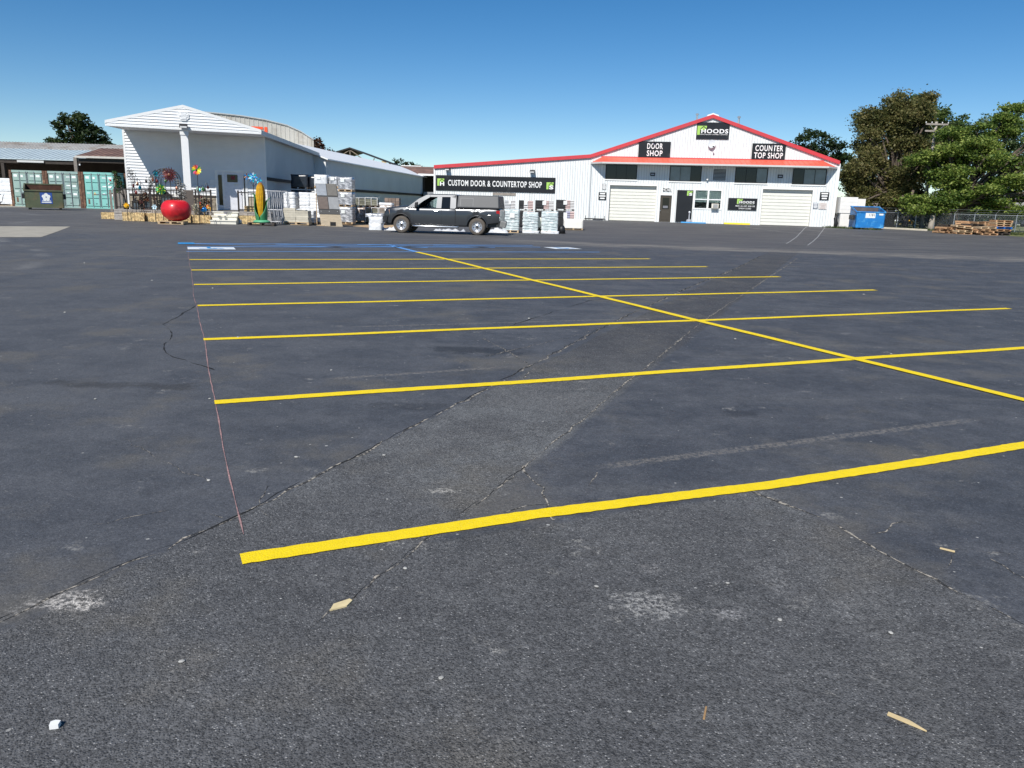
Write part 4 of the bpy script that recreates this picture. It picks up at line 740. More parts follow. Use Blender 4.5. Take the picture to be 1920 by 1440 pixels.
# ---------------- fruit props, hay
def pallet_mesh(w=1.1,d=.95,h=.13):
    m=MB()
    for i in range(6): y=-d/2+i*d/6+.01; m.box(-w/2,w/2,y,y+d/6-.03,h-.02,h)
    for x in (-w/2,-.045,w/2-.09): m.box(x,x+.09,-d/2+.005,d/2-.035,.022,h-.021)
    for y in (-d/2+.01,-.05,d/2-.13): m.box(-w/2,w/2,y,y+.1,0,.021)
    return m
palm=pallet_mesh().build('pallet',wood).data; palo=pallet_mesh().build('pallet',woodor).data; pald=pallet_mesh().build('pallet',darkwood).data
for o in [o for o in bpy.data.objects if o.name.startswith('pallet')]: bpy.data.objects.remove(o)
def pallet(label,x,y,z,rz,me=None,sc=(1,1,1),group=None,rot=None):
    o=link('pallet',me or palm,None,(x,y,z),rot or (0,0,rz)); o.scale=sc; return tag(o,label,'pallet',group)
pallet('pale pallet under the giant red apple',-15.45,35.6,gz(-15.4,35.6),R(8),sc=(.98,.9,1))
ap_=thing('giant_apple','giant glossy red apple figure sitting on a pallet','apple figure',(-15.33,35.75,gz(-15.4,35.6)+.13)); apr=M('apple_red',(.60,.012,.02),.42,0,.15,2.5,c2=(.42,.01,.015),c2s=2,coat=.3)
pr=[]; 
for i in range(21):
    a=math.pi*i/20; pr.append((max(.005,.64*math.sin(a)**.80),.50-.50*math.cos(a)-(.0 if a<2.2 else .10*((a-2.2)/.94)**2)))
MB().lathe(pr,28,fn=lambda r,z,t:r*(1+.022*math.cos(5*t+.5)*(.4+z))).build('fruit',apr,ap_,smooth=True); MB().tube([(0,0,.86),(.02,0,.94),(.05,.01,.98)],[.03,.025,.03],6).build('stem',darkwood,ap_)
# corn
pallet('dark pallet under the giant corn cob figure',-12.0,37.3,gz(-12,37.3),R(10),pald,(1.1,.85,1))
cn=thing('giant_corn_cob','giant yellow corn cob figure in green husk standing on a dark pallet','corn figure',(-12.0,37.3,gz(-12,37.3)+.13)); corny=M('corn_yellow',(.86,.52,.012),.45,0,.1,4); husk=M('husk_green',(.045,.22,.085),.5,0,.15,3); hbase=M('husk_base',(.10,.38,.20),.55,0,.1,3)
def corn_r(z): # cob radius along height
    t=(z-.12)/1.72; return .06+.155*math.sin(min(1,t*1.25)*math.pi/2)**.8 if t<.62 else .215*math.sqrt(max(.003,1-((t-.62)/.385)**2))
cob=MB(); cob.lathe([(corn_r(.12+1.72*i/40),.12+1.72*i/40) for i in range(41)],20); cob.build('cob',M('corn_gap',(.28,.12,.008),.8),cn,smooth=True)
kr=MB(); nr=26
for i in range(nr):
    z=.30+i*(1.46/nr); r=corn_r(z)
    for j in range(14):
        a=2*math.pi*(j+.5)/16+.1; n=Vector((math.cos(a),math.sin(a),0)); tg=Vector((-math.sin(a),math.cos(a),0)); w=r*.15; h=.018; c=n*(r-.004)+Vector((0,0,z)); o_=n*.02
        kr.hexa([c-tg*w+Vector((0,0,-h)),c+tg*w+Vector((0,0,-h)),c+tg*w+Vector((0,0,h)),c-tg*w+Vector((0,0,h)),c-tg*w*.6+Vector((0,0,-h*.6))+o_,c+tg*w*.6+Vector((0,0,-h*.6))+o_,c+tg*w*.6+Vector((0,0,h*.6))+o_,c-tg*w*.6+Vector((0,0,h*.6))+o_])
kr.build('kernels',corny,cn)['kind']='stuff'
def huskside(sgn,ztip,flare):
    m=MB(); n=16; k=12; vs=[]
    for i in range(n+1):
        t=i/n; z=.08+(ztip-.08)*t; op=R(4+92*max(0,min(1,(z-.30)/.85))**.75); tip=R(180)*max(0,(t-.5)/.5)**1.6; r=.235+.05*math.sin(math.pi*min(1,t*1.3))+flare*t**6
        lo=op; hi=R(186)-tip*.5
        if lo>hi-R(6): lo=hi=(lo+hi)/2; lo-=R(3); hi+=R(3)
        for j in range(k+1):
            a=R(-90)+sgn*(lo+(hi-lo)*j/k); q=r+(.03*(1-j/k)**3); vs.append((q*math.cos(a),q*math.sin(a),z-.10*t**8))
    o=m.add(vs,[(i*(k+1)+j,i*(k+1)+j+1,(i+1)*(k+1)+j+1,(i+1)*(k+1)+j) for i in range(n) for j in range(k)]).build('husk_leaf',husk,cn,smooth=True); s_=o.modifiers.new('t','SOLIDIFY'); s_.thickness=.02; s_.offset=0
huskside(-1,1.42,.14); huskside(1,1.24,.17)
MB().lathe([(.36,0),(.40,.03),(.36,.08),(.25,.13),(.15,.16)],20).build('base_disc',hbase,cn,smooth=True)
# hay bales
def bale_mesh():
    m=MB(); nx,ny,nz=10,5,5; r=random.Random(4)
    L_,W_,H_=.92,.46,.37
    def P(i,j,k): return Vector((L_*(i/nx-.5),W_*(j/ny-.5),H_*k/nz))
    def q(p): n=noise.noise_vector(p*9)*.018; return (p.x+n.x+r.uniform(-.006,.006),p.y+n.y+r.uniform(-.006,.006),max(0,p.z+n.z))
    cache={}
    def V(i,j,k):
        if (i,j,k) not in cache: cache[(i,j,k)]=len(m.v); m.v.append(q(P(i,j,k)))
        return cache[(i,j,k)]
    for i in range(nx):
        for j in range(ny): m.f.append((V(i,j,nz),V(i+1,j,nz),V(i+1,j+1,nz),V(i,j+1,nz))); m.f.append((V(i,j,0),V(i,j+1,0),V(i+1,j+1,0),V(i+1,j,0)))
        for k in range(nz): m.f.append((V(i,0,k),V(i+1,0,k),V(i+1,0,k+1),V(i,0,k+1))); m.f.append((V(i+1,ny,k),V(i,ny,k),V(i,ny,k+1),V(i+1,ny,k+1)))
    for j in range(ny):
        for k in range(nz): m.f.append((V(0,j+1,k),V(0,j,k),V(0,j,k+1),V(0,j+1,k+1))); m.f.append((V(nx,j,k),V(nx,j+1,k),V(nx,j+1,k+1),V(nx,j,k+1)))
    m.m=[0]*len(m.f)
    for s in range(420): # straw ends
        f=r.choice((0,0,1,2)); a=r.uniform(-.46,.46); b=r.uniform(.01,.36)
        p=Vector((a,-.235,b)) if f==0 else (Vector((a,r.uniform(-.22,.22),.375)) if f==1 else Vector((.465*r.choice((-1,1)),r.uniform(-.22,.22),b)))
        d=Vector((r.uniform(-1,1),r.uniform(-.6,.2),r.uniform(-1,1)))*.05; w=Vector((.004,.002,.004)); m.add([p,p+d,p+d+w,p+w],[(0,1,2,3)])
    return m
bale=bale_mesh().build('hay_bale',hay); bm_=bale.data; bpy.data.objects.remove(bale)
def haybale(label,x,y,rz,z=None,s=1,rx=0):
    o=link('hay_bale',bm_,None,(x,y,gz(x,y) if z is None else z),(0,0,rz)); o.scale=(s,s,s); return tag(o,label,'hay bale',"hay bales around the showroom porch")
haybale('hay bale at the left end of the row below the porch',*ho(.42,-2.42)[:2],HA-R(12)); haybale('middle hay bale of the row below the porch',*ho(1.40,-2.40)[:2],HA-R(8)); haybale('hay bale half hidden behind the giant apple',*ho(2.38,-2.42)[:2],HA-R(10))
haybale('hay bale between the giant apple and the porch steps',*ho(3.28,-2.5)[:2],HA-R(15),s=.95); haybale('hay bale between the porch steps and the corn figure',*ho(5.45,-2.48)[:2],HA-R(10)); haybale('single small hay bale left of the stone porch corner',-19.15,37.35,R(12),s=.78); haybale('hay bale up on the porch right of the door',*ho(5.62,-1.3)[:2],HA,.716,.7)
# ---------------- garden ornaments on and before the porch
orn=R(0)
def colm(n,c,me=.4): return M(n,c,.35,me,.15,8)
oc={'maroon':colm('maroon_metal',(.11,.018,.018)),'green':colm('green_metal',(.01,.22,.07)),'lime':colm('lime_metal',(.42,.60,.03)),'yellow':colm('yellow_metal',(.85,.50,.02),.1),'ltblue':colm('pale_blue_metal',(.50,.68,.75),.2),'blue':colm('blue_metal',(.01,.20,.55)),'aqua':colm('aqua_metal',(.02,.45,.55)),'orange':colm('orange_metal',(.70,.20,.02),.1),'red':colm('red_metal',(.55,.03,.03)),'pink':colm('pink_metal',(.65,.12,.22)),'white':colm('white_enamel',(.78,.76,.74),.1),'black':darkmetal,'copper':colm('copper_metal',(.20,.08,.045)),'leaf':colm('leaf_green',(.03,.12,.03),0)}
def petalwheel(t,c,r,n,mats,w=.32,tilt=.25,inner=.12,name='petal',ph=0):
    for k_ in range(n):
        a=2*math.pi*k_/n+ph; d=Vector((math.cos(a),0,math.sin(a))); s=Vector((-math.sin(a),tilt,math.cos(a))).normalized(); o=Vector((0,-.02,0))
        p=[d*r*inner,d*r*.55+s*r*w*.5,d*r+o*1.5,d*r*.6-s*r*w*.5]; MB().add([Vector(c)+q for q in p]+[Vector(c)+q+Vector((0,.012,0)) for q in p],[(0,1,2,3),(7,6,5,4),(0,4,5,1),(1,5,6,2),(2,6,7,3),(3,7,4,0)]).build(name,mats[k_%len(mats)],t)
def spinner(name,label,x,y,zc,r,n,mats,hub,zbase,double=False,w=.32):
    t=thing(name,label,'garden ornament',(x,y,zbase),0); MB().tube([(0,0,0),(0,0,zc-zbase)],.014,6).build('pole',darkmetal,t); petalwheel(t,(0,-.05,zc-zbase),r,n,mats,w)
    if double: petalwheel(t,(0,-.10,zc-zbase),r*.6,n,list(reversed(mats)),w,ph=.2)
    MB().lathe([(.001,-.05),(r*.16,-.035),(r*.18,0),(.001,.01)],10,(0,-.10 if double else -.06,zc-zbase),M=Matrix.Rotation(R(-90),3,'X')).build('hub',hub,t)
    return t
dz=.715
spinner('wind_spinner','large dark maroon metal flower spinner by the porch post',-15.62,36.0,2.30,.36,16,[oc['maroon'],oc['maroon']],oc['copper'],gz(-15.6,36),True,.2)
spinner('wind_spinner','green metal flower spinner standing behind the apple',-16.1,36.1,1.66,.26,18,[oc['green'],oc['green'],oc['lime']],oc['copper'],gz(-16.1,36.1),True,.22)
spinner('flower_stake','yellow daisy stake left of the hay bales',-17.72,36.1,.90,.14,12,[oc['yellow']],oc['yellow'],gz(-17.7,36.1),True)
spinner('flower_stake','pale blue flower stake beside the apple',-16.38,35.95,.87,.13,6,[oc['ltblue']],oc['white'],gz(-16.4,35.95),w=.7)
spinner('wind_spinner','rainbow coloured round spinner on a tall pole on the porch',-14.45,36.15,2.55,.24,14,[oc['yellow'],oc['lime'],oc['green'],oc['pink'],oc['red'],oc['orange']],darkmetal,.2,False,.5)
t=spinner('wind_spinner','blue and aqua twisted spinner right of the showroom door',*ho(5.75,-1.6)[:2],2.36,.26,9,[oc['blue'],oc['aqua'],oc['ltblue']],oc['blue'],dz,True,.4)
petalwheel(t,(.3,-.05,1.5),.17,6,[oc['aqua'],oc['blue']],.5); petalwheel(t,(-.28,-.02,1.68),.18,7,[oc['copper'],oc['blue']],.4); MB().tube([(-.28,0,1.68),(0,0,1.2)],.012,5).build('arm',darkmetal,t); MB().tube([(.3,0,1.5),(0,0,1.2)],.012,5).build('arm',darkmetal,t)
t=thing('leaf_spinner','red and white petal spinner on a thin stake before the teal container','garden ornament',(-18.85,37.5,gz(-18.8,37.5)),0); MB().tube([(0,0,0),(0,0,1.75)],.012,5).build('pole',darkmetal,t)
for k_ in range(9):
    a=R(20+40*k_); c=Vector((.3*math.cos(a),-.02,1.6+.26*math.sin(a))); MB().lathe([(.005,-.07),(.035,-.02),(.045,.02),(.005,.07)],7,c,M=Matrix.Rotation(a,3,'Y')).build('petal',oc['white'] if k_%3 else oc['red'],t,smooth=True); MB().tube([(0,0,1.6),c],.006,4).build('spoke',oc['copper'],t)
for x,l in ((-14.5,'left of two small grey green leaf ornaments under the rainbow spinner'),(-14.25,'right of two small grey green leaf ornaments under the rainbow spinner')):
    t=thing('leaf_ornament',l,'garden ornament',(x,36.2,gz(x,36.2)),0); MB().tube([(0,0,0),(0,0,1.55)],.008,5).build('stem',darkmetal,t); MB().lathe([(.005,-.10),(.06,-.04),(.075,.0),(.05,.06),(.005,.11)],9,(0,0,1.58),M=Matrix.Diagonal((1,.35,1))).build('leaf',oc['leaf'] if x>-14.4 else M('sage_leaf',(.25,.33,.25),.6),t,smooth=True)
# arched trellis
t=thing('arched_trellis','black metal arched garden trellis standing on the porch','trellis',ho(1.85,-1.3,dz),HA-R(15))
for y in (-.2,.2):
    MB().tube([(-.58,y,0),(-.58,y,1.35)]+[(-.58*math.cos(R(a)),y,1.35+.56*math.sin(R(a))) for a in range(15,180,15)]+[(.58,y,1.35),(.58,y,0)],.02,6).build('arch_frame',darkmetal,t)
    MB().tube([(-.46,y,0),(-.46,y,1.35)]+[(-.46*math.cos(R(a)),y,1.35+.44*math.sin(R(a))) for a in range(15,180,15)]+[(.46,y,1.35),(.46,y,0)],.012,6).build('inner_arch',darkmetal,t)
for i in range(7):
    for s in (-1,1): MB().tube([(s*.58,-.2,.15+i*.19),(s*.58,.2,.15+i*.19)],.01,5).build('rung',darkmetal,t)
for a in range(20,180,20): MB().tube([(-.58*math.cos(R(a)),-.2,1.35+.56*math.sin(R(a))),(-.58*math.cos(R(a)),.2,1.35+.56*math.sin(R(a)))],.01,5).build('rung',darkmetal,t)
# bird houses, lanterns, planters, wind chimes on the porch
def lantern(label,u,y,z0,h,m,rz=0,roofm=None):
    t=thing('lantern',label,'lantern',ho(u,y,z0),HA+rz); w=h*.3; bx('base',m,t,-w,w,-w,w,0,h*.08)
    for sx_ in (-1,1):
        for sy_ in (-1,1): bx('corner_bar',m,t,sx_*w*.85-.01,sx_*w*.85+.01,sy_*w*.85-.01,sy_*w*.85+.01,h*.08,h*.7)
    bx('glass',glassl,t,-w*.7,w*.7,-w*.7,w*.7,h*.08,h*.68); MB().lathe([(w*1.5,h*.7),(w*.5,h*.88),(w*.15,h)],4,M=Matrix.Rotation(R(45),3,'Z')).build('roof',roofm or m,t)
lantern('tall black lantern under the trellis on the porch',1.75,-1.75,dz,.95,darkmetal); lantern('small copper lantern left of the trellis on the porch',.95,-1.7,dz,.55,oc['copper']); lantern('short black lantern by the left porch rail',.45,-1.75,dz,.5,darkmetal); lantern('grey lantern behind the green spinner on the porch',2.2,-1.5,dz,.8,grayfascia)
def birdhouse(label,u,y,zc,m,rm):
    t=thing('birdhouse',label,'birdhouse',ho(u,y,dz),HA); MB().tube([(0,0,0),(0,0,zc-dz-.1)],.014,5).build('pole',darkmetal,t); z=zc-dz
    MB().prism([(-.09,z-.1),(.09,z-.1),(.09,z+.08),(0,z+.16),(-.09,z+.08)],'y',-.08,.08).build('box',m,t); MB().prism([(-.13,z+.05),(0,z+.17),(.13,z+.05),(.13,z+.075),(0,z+.20),(-.13,z+.075)],'y',-.11,.11).build('roof',rm,t); MB().tube([(0,-.085,z),(0,-.079,z)],.025,8).build('hole',dark,t)
birdhouse('aqua birdhouse on a pole under the trellis arch',1.38,-1.25,2.36,oc['aqua'],darkmetal); birdhouse('pinkish birdhouse on a pole under the trellis arch',1.78,-1.2,2.42,M('pink_wood',(.45,.28,.24),.7),darkwood)
def leafclump(mb,c,r,n,s,rr,mi=0,flat=1):
    for _ in range(n):
        d=Vector((rr.gauss(0,1),rr.gauss(0,1),rr.gauss(0,1)*flat)).normalized()*r*rr.random()**.45; p=Vector(c)+d; a=Vector((rr.uniform(-1,1),rr.uniform(-1,1),rr.uniform(-.6,.9))).normalized(); b=a.cross(Vector((rr.uniform(-1,1),rr.uniform(-1,1),rr.uniform(-1,1)))).normalized()
        k_=s*rr.uniform(.6,1.2); mb.add([p-a*k_,p+b*k_*.45,p+a*k_,p-b*k_*.45],[(0,1,2,3)],mi)
lfg=leafmat('plant_leaf',(.012,.03,.012),(.03,.07,.02),(.08,.15,.04)); lfp=leafmat('silver_leaf',(.10,.10,.09),(.25,.26,.24),(.5,.5,.48),.1); lfb=leafmat('rust_leaf',(.05,.02,.01),(.16,.07,.025),(.30,.15,.05),.2)
rr=random.Random(3)
def plant(name,label,loc,pot,clumps,lm,stemr=.015,cat='plant'):
    t=thing(name,label,cat,loc,0); 
    if pot: MB().lathe([(pot*.7,0),(pot,pot*1.3),(pot*1.08,pot*1.4),(pot*.9,pot*1.42)],12).build('pot',pot and oc['black'],t,smooth=True)
    z0=pot*1.3 if pot else 0
    for c in clumps: MB().tube([(0,0,z0),(c[0]*.3,c[1]*.3,(c[2]+z0)*.55),c[:3]],[stemr,stemr*.8,stemr*.4],5).build('stem',darkwood,t)
    m=MB()
    for c in clumps: leafclump(m,c[:3],c[3],int(c[4]),c[5],rr)
    m.build('foliage',lm,t); return t
plant('potted_topiary','dark green topiary leaning on a twisted stem at the left porch corner',ho(.05,-1.75,dz),.16,[(-.32,0,1.35,.2,130,.06),(-.2,0,1.05,.2,130,.06),(-.42,0,1.6,.13,70,.05),(-.3,0,.85,.16,90,.05)],lfg,.03)
plant('metal_vine','wiry dark vine sculpture rising above the left porch rail',ho(.35,-1.2,dz),0,[(0,0,1.6,.26,90,.045),(.12,0,1.35,.18,50,.045),(-.1,0,1.75,.14,40,.04)],leafmat('vine_dark',(.02,.02,.018),(.05,.05,.04),(.2,.2,.18),0))
plant('silver_plant','silver grey ornamental foliage right of the trellis',ho(2.35,-1.85,dz),.12,[(.12,-.05,.75,.26,130,.05),(.2,-.05,1.1,.2,90,.05),(0,0,1.3,.15,50,.05)],lfp)
plant('silver_plant','silver grey ornamental foliage left of the trellis',ho(1.1,-1.5,dz),.12,[(0,0,.9,.24,120,.05),(.1,0,1.2,.2,90,.05),(.15,0,1.5,.14,50,.04),(-.1,0,.6,.2,70,.04)],lfp)
plant('autumn_plant','rusty brown dried plant behind the left porch rail',ho(.75,-1.6,dz),.14,[(-.1,0,.4,.22,90,.06),(.15,0,.5,.2,80,.06),(0,0,.7,.15,50,.05)],lfb); plant('autumn_plant','rusty brown dried plant behind the short rail by the steps',ho(3.5,-1.7,dz),.14,[(-.1,0,.35,.2,90,.06),(.15,0,.4,.22,80,.06)],lfb); plant('autumn_plant','rusty brown dried plant behind the apple on the porch',ho(2.0,-1.7,dz),.14,[(-.1,0,.4,.25,120,.06),(.2,0,.4,.25,120,.06)],lfb); plant('dark_shrub','dark low shrub under the trellis',ho(1.6,-1.75,dz),.15,[(0,0,.3,.22,150,.05),(.2,0,.25,.18,90,.05)],lfg)
t=plant('flower_pot','pot of pale cream flowers at the foot of the porch post',ho(3.02,-2.3,gz(-15.3,37)),.14,[(0,0,.75,.13,60,.05),(.05,0,.55,.14,60,.05)],leafmat('cream_flower',(.5,.46,.3),(.7,.66,.5),(.8,.78,.65),.1))
# rooster ornament
t=thing('rooster_ornament','small painted metal rooster in blue and orange beside the steps','garden ornament',ho(3.42,-2.5,gz(-14.5,36.5)+.36),HA)
MB().lathe([(.01,-.16),(.09,-.1),(.13,0),(.09,.1),(.01,.15)],10,(0,0,.28),M=Matrix.Rotation(R(70),3,'Y')@Matrix.Diagonal((1,.6,1))).build('body',oc['blue'],t,smooth=True); MB().tube([(-.1,0,.34),(-.16,0,.46),(-.17,0,.54)],[.07,.05,.035],8).build('neck',oc['orange'],t,smooth=True); MB().prism([(-.21,.58),(-.17,.65),(-.15,.6),(-.12,.64),(-.12,.56)],'y',-.01,.01).build('comb',oc['red'],t)
for i,c in enumerate(('orange','red','lime','pink','yellow')): MB().tube([(.08,0,.32),(.16+.03*i,0,.5+.02*i-.05*i),(.28,0,.46-.07*i)],[.03,.03,.01],6).build('tail_feather',oc[c],t,smooth=True)
for s in (-.03,.03): MB().tube([(0,s,0),(0,s,.2)],.01,5).build('leg',oc['yellow'],t)
bx('stand',M('mint_stand',(.4,.6,.45),.6),t,-.2,.2,-.08,.08,-.02,.0)
t=thing('watering_can','small galvanized watering can right of the porch steps','watering can',ho(5.0,-2.62,gz(-13.2,37)+.0),HA); MB().lathe([(.09,0),(.1,.02),(.09,.2),(.06,.22)],12,(0,0,.0)).build('can',galv,t,smooth=True); MB().tube([(.08,0,.05),(.2,0,.2),(.24,0,.28)],[.02,.015,.02],6).build('spout',galv,t); MB().tube([(-.08,0,.05),(-.16,0,.14),(-.06,0,.25)],.01,5).build('handle',galv,t)
# grey picket fence left of the porch
t=thing('picket_fence','weathered grey board fence between container and showroom','fence',(-19.45,39.3,gz(-19.4,39.3)),R(35))
for i in range(8): bx('picket',graywood,t,-.6+i*.16,-.6+i*.16+.11,0,.02,.02,1.32+.05*math.sin(i*2))
for z in (.3,1.1): bx('rail',graywood,t,-.62,.68,.021,.06,z,z+.08)

rs=random.Random(12)
for i in range(16):
    u=rs.uniform(-.2,2.5) if i<12 else rs.uniform(3.1,3.75); y=-2.3+rs.uniform(-.1,.75); x_,y_,_z=ho(u,y); z0=dz if y>-2.0 else gz(x_,y_)+(.36 if False else 0)
    t=thing('garden_stake','thin dark metal garden stake with small ornament among the porch decorations','garden ornament',(x_,y_,z0),rs.uniform(0,6),'dark garden stakes crowded on the porch'); h=rs.uniform(.7,1.5)+(dz-z0)
    MB().tube([(0,0,0),(0,0,h),(.05,0,h+.09),(.13,0,h+.1),(.17,0,h+.03)],.011,5).build('hook',darkmetal,t); k_=rs.choice(('copper','black','white','aqua','maroon','leaf'))
    MB().lathe([(.005,-.1),(.06,-.06),(.07,0),(.03,.07),(.01,.09)],7,(.17,0,h-.08),M=Matrix.Diagonal((1,.6,1))).build('ornament',oc[k_],t)
    if i%3==0: petalwheel(t,(0,-.03,h*.62),.10,6,[oc[rs.choice(('copper','white','maroon','ltblue'))]],.5)
# ---------------- building materials stacked in the yard
def crumple(sx_,sy_,sz_,m,amp=.02,seed=0,cell=.12,fr=4.5,ridge=True,name='load',parent=None,loc=None,lean=0):
    mb=MB(); nx,ny,nz=[max(2,int(q/cell)) for q in (sx_,sy_,sz_)]; off=Vector((seed*3.7,seed*1.3,seed*7.1)); cache={}
    def V(i,j,k):
        key=(i,j,k)
        if key in cache: return cache[key]
        p=Vector((sx_*(i/nx-.5),sy_*(j/ny-.5),sz_*k/nz)); n=noise.noise_vector(p*fr+off)
        if ridge: n=n+noise.noise_vector(Vector((p.x*2.5,p.y*2.5,p.z*14))+off)*.6
        d=amp*(1 if 0<k else .3); q=p+Vector((n.x*d,n.y*d,n.z*d*.6)); q.z=max(0,q.z)
        if i in (0,nx) and j in (0,ny): q.x*=.985; q.y*=.985
        q.x+=lean*p.z; cache[key]=len(mb.v); mb.v.append(tuple(q)); return cache[key]
    F=mb.f
    for i in range(nx):
        for j in range(ny): F.append((V(i,j,nz),V(i+1,j,nz),V(i+1,j+1,nz),V(i,j+1,nz)))
        for k in range(nz): F.append((V(i,0,k),V(i+1,0,k),V(i+1,0,k+1),V(i,0,k+1))); F.append((V(i+1,ny,k),V(i,ny,k),V(i,ny,k+1),V(i+1,ny,k+1)))
    for j in range(ny):
        for k in range(nz): F.append((V(0,j+1,k),V(0,j,k),V(0,j,k+1),V(0,j+1,k+1))); F.append((V(nx,j,k),V(nx,j+1,k),V(nx,j+1,k+1),V(nx,j,k+1)))
    mb.m=[0]*len(F); return mb.build(name,m,parent,loc,smooth=True)
def tiers(name,label,x0,x1,y,spans,mats,dep=1.0,rz=0,cat='wrapped stack',group=None,amp=.025,tagp=True,palm_=None):
    xc=(x0+x1)/2; z0=gz(xc,y); t=thing(name,label,cat,(xc,y+dep/2,z0),rz,group); w=x1-x0
    for i,(a,b) in enumerate(spans):
        m=mats[i%len(mats)]; a-=z0; b-=z0
        if a<.02: a=.0
        p=link('pallet',palm_ or palm,t,(0,0,a)); p.scale=(w/1.1,dep/.95,.8); ld=crumple(w,dep,b-a-.106,m,amp,rnd.randint(0,99),name='load',parent=t,loc=(0,0,a+.106))
        if tagp: bx('paper_tag',stick,ld,-w*.3,-w*.3+.2,-dep/2-.035,-dep/2-.028,(b-a)*.5,(b-a)*.5+.18)
    return t
# sack stacks: pale courses of sacks on pallets
def sacks(label,x0,x1,y,z0,z1,rows,m,dep=.9,cols=2):
    xc=(x0+x1)/2; g=gz(xc,y); t=thing('sack_stack',label,'sack stack',(xc,y+dep/2,g),0); w=x1-x0; p=link('pallet',palm,t,(0,0,max(0,z0-g))); p.scale=(w/1.1,dep/.95,.8); zb=max(0,z0-g)+.106; h=(z1-g-zb)/rows
    for r in range(rows):
        for c in range(cols):
            ww=w/cols; o=crumple(ww*1.0,dep,h*1.02,m,.022,rnd.randint(0,99),cell=.1,fr=7,name='sack',parent=t,loc=(-w/2+ww*(c+.5)+rnd.uniform(-.015,.015),rnd.uniform(-.02,.02),zb+r*h),ridge=False)
    return t
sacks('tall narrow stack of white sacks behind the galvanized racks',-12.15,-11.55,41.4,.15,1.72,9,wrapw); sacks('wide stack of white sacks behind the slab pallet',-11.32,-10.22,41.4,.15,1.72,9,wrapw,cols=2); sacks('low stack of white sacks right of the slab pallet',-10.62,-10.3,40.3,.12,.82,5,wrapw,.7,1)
tiers('wrapped_stack','tall dark film wrapped stack against the showroom side wall',-12.35,-11.42,43.6,[(.18,1.0),(1.02,1.86),(1.92,2.68)],[wrapblack],tagp=False,palm_=pald,amp=.02); tiers('wrapped_stack','second dark film wrapped stack, right of the first, behind white sacks',-11.36,-10.98,43.7,[(.18,1.0),(1.02,1.86),(1.92,2.62)],[wrapblack],tagp=False,palm_=pald,amp=.02)
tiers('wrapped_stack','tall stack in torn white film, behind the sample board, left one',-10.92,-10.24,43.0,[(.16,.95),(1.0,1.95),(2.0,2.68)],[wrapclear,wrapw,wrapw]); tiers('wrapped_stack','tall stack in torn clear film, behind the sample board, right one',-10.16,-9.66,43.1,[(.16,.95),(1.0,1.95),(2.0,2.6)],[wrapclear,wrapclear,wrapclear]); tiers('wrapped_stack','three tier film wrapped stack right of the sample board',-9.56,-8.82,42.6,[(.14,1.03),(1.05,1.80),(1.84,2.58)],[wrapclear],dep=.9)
tiers('wrapped_stack','brown stone pallet in clear film on the sandy strip',-9.5,-8.62,45.2,[(.16,1.0)],[wrapbrown],dep=.9)
# stacked stone cages
def cage(label,x0,x1,y,z0,z1,cols,m,seed):
    xc=(x0+x1)/2; g=gz(xc,y); t=thing('stone_pallet',label,'stone pallet',(xc,y+.45,g+max(0,z0-g)),0); w=x1-x0; p=link('pallet',pald,t,(0,0,0)); p.scale=(w/1.1,.9,.7); h=z1-z0; r=random.Random(seed)
    for c in range(cols):
        a=-w/2+w*c/cols+.015; b=-w/2+w*(c+1)/cols-.015; zz=.1
        while zz<h-.08:
            hh=r.uniform(.07,.13); bx('stone',m,t,a+r.uniform(0,.02),b-r.uniform(0,.02),-.4+r.uniform(-.03,.03),.4,zz,min(h,zz+hh)-.008,.012); zz+=hh
    bx('paper_top',wrapw,t,-w/2,w/2,-.43,.42,h+.003,h+.03); 
    for c in range(cols+1): bx('strap',whitetrim,t,-w/2+w*c/cols-.012,-w/2+w*c/cols+.012,-.45,-.435,.1,h+.02)
mossy=M('mossy_stone',(.17,.17,.13),.85,0,.3,7,rv=.35)
cage('lower pallet of grey green stone left of the truck hood',-8.58,-7.86,45.0,.1,1.0,2,mossy,1); cage('small dark stone pallet just left of the truck hood',-7.8,-7.4,45.0,.1,1.02,1,graywood,2); cage('upper pallet of mossy stone on the left stone pallets',-9.32,-8.62,45.2,1.02,1.52,2,mossy,3); cage('upper pallet of mossy stone on the right stone pallets',-8.58,-7.9,45.0,1.03,1.54,2,mossy,4)
# far row along the hall wall
for i,(x,y,l) in enumerate(((-9.6,54,'brick cube stack by the hall wall, left one'),(-8.5,54.5,'brick cube stack by the hall wall, right one'))):
    t=thing('brick_cube',l,'brick stack',(x,y,gz(x,y)),0); bm2=M('brick_brown'+str(i),(.20,.15,.12),.85,0,.2,6,rv=.3)
    for r in range(4+2*i):
        for c in range(4): bx('bundle',bm2,t,-.5+c*.25+.01,-.5+c*.25+.24,-.4,.4,r*.22,r*.22+.205)
crumple(.98,.8,.14,wrapw,.03,5,name='film_top',parent=tiers('wrapped_stack','low white topped pallet by the hall wall behind the truck hood',-9.0,-8.0,51,[(.2,1.12)],[wrapbrown],tagp=False),loc=(0,0,.93))
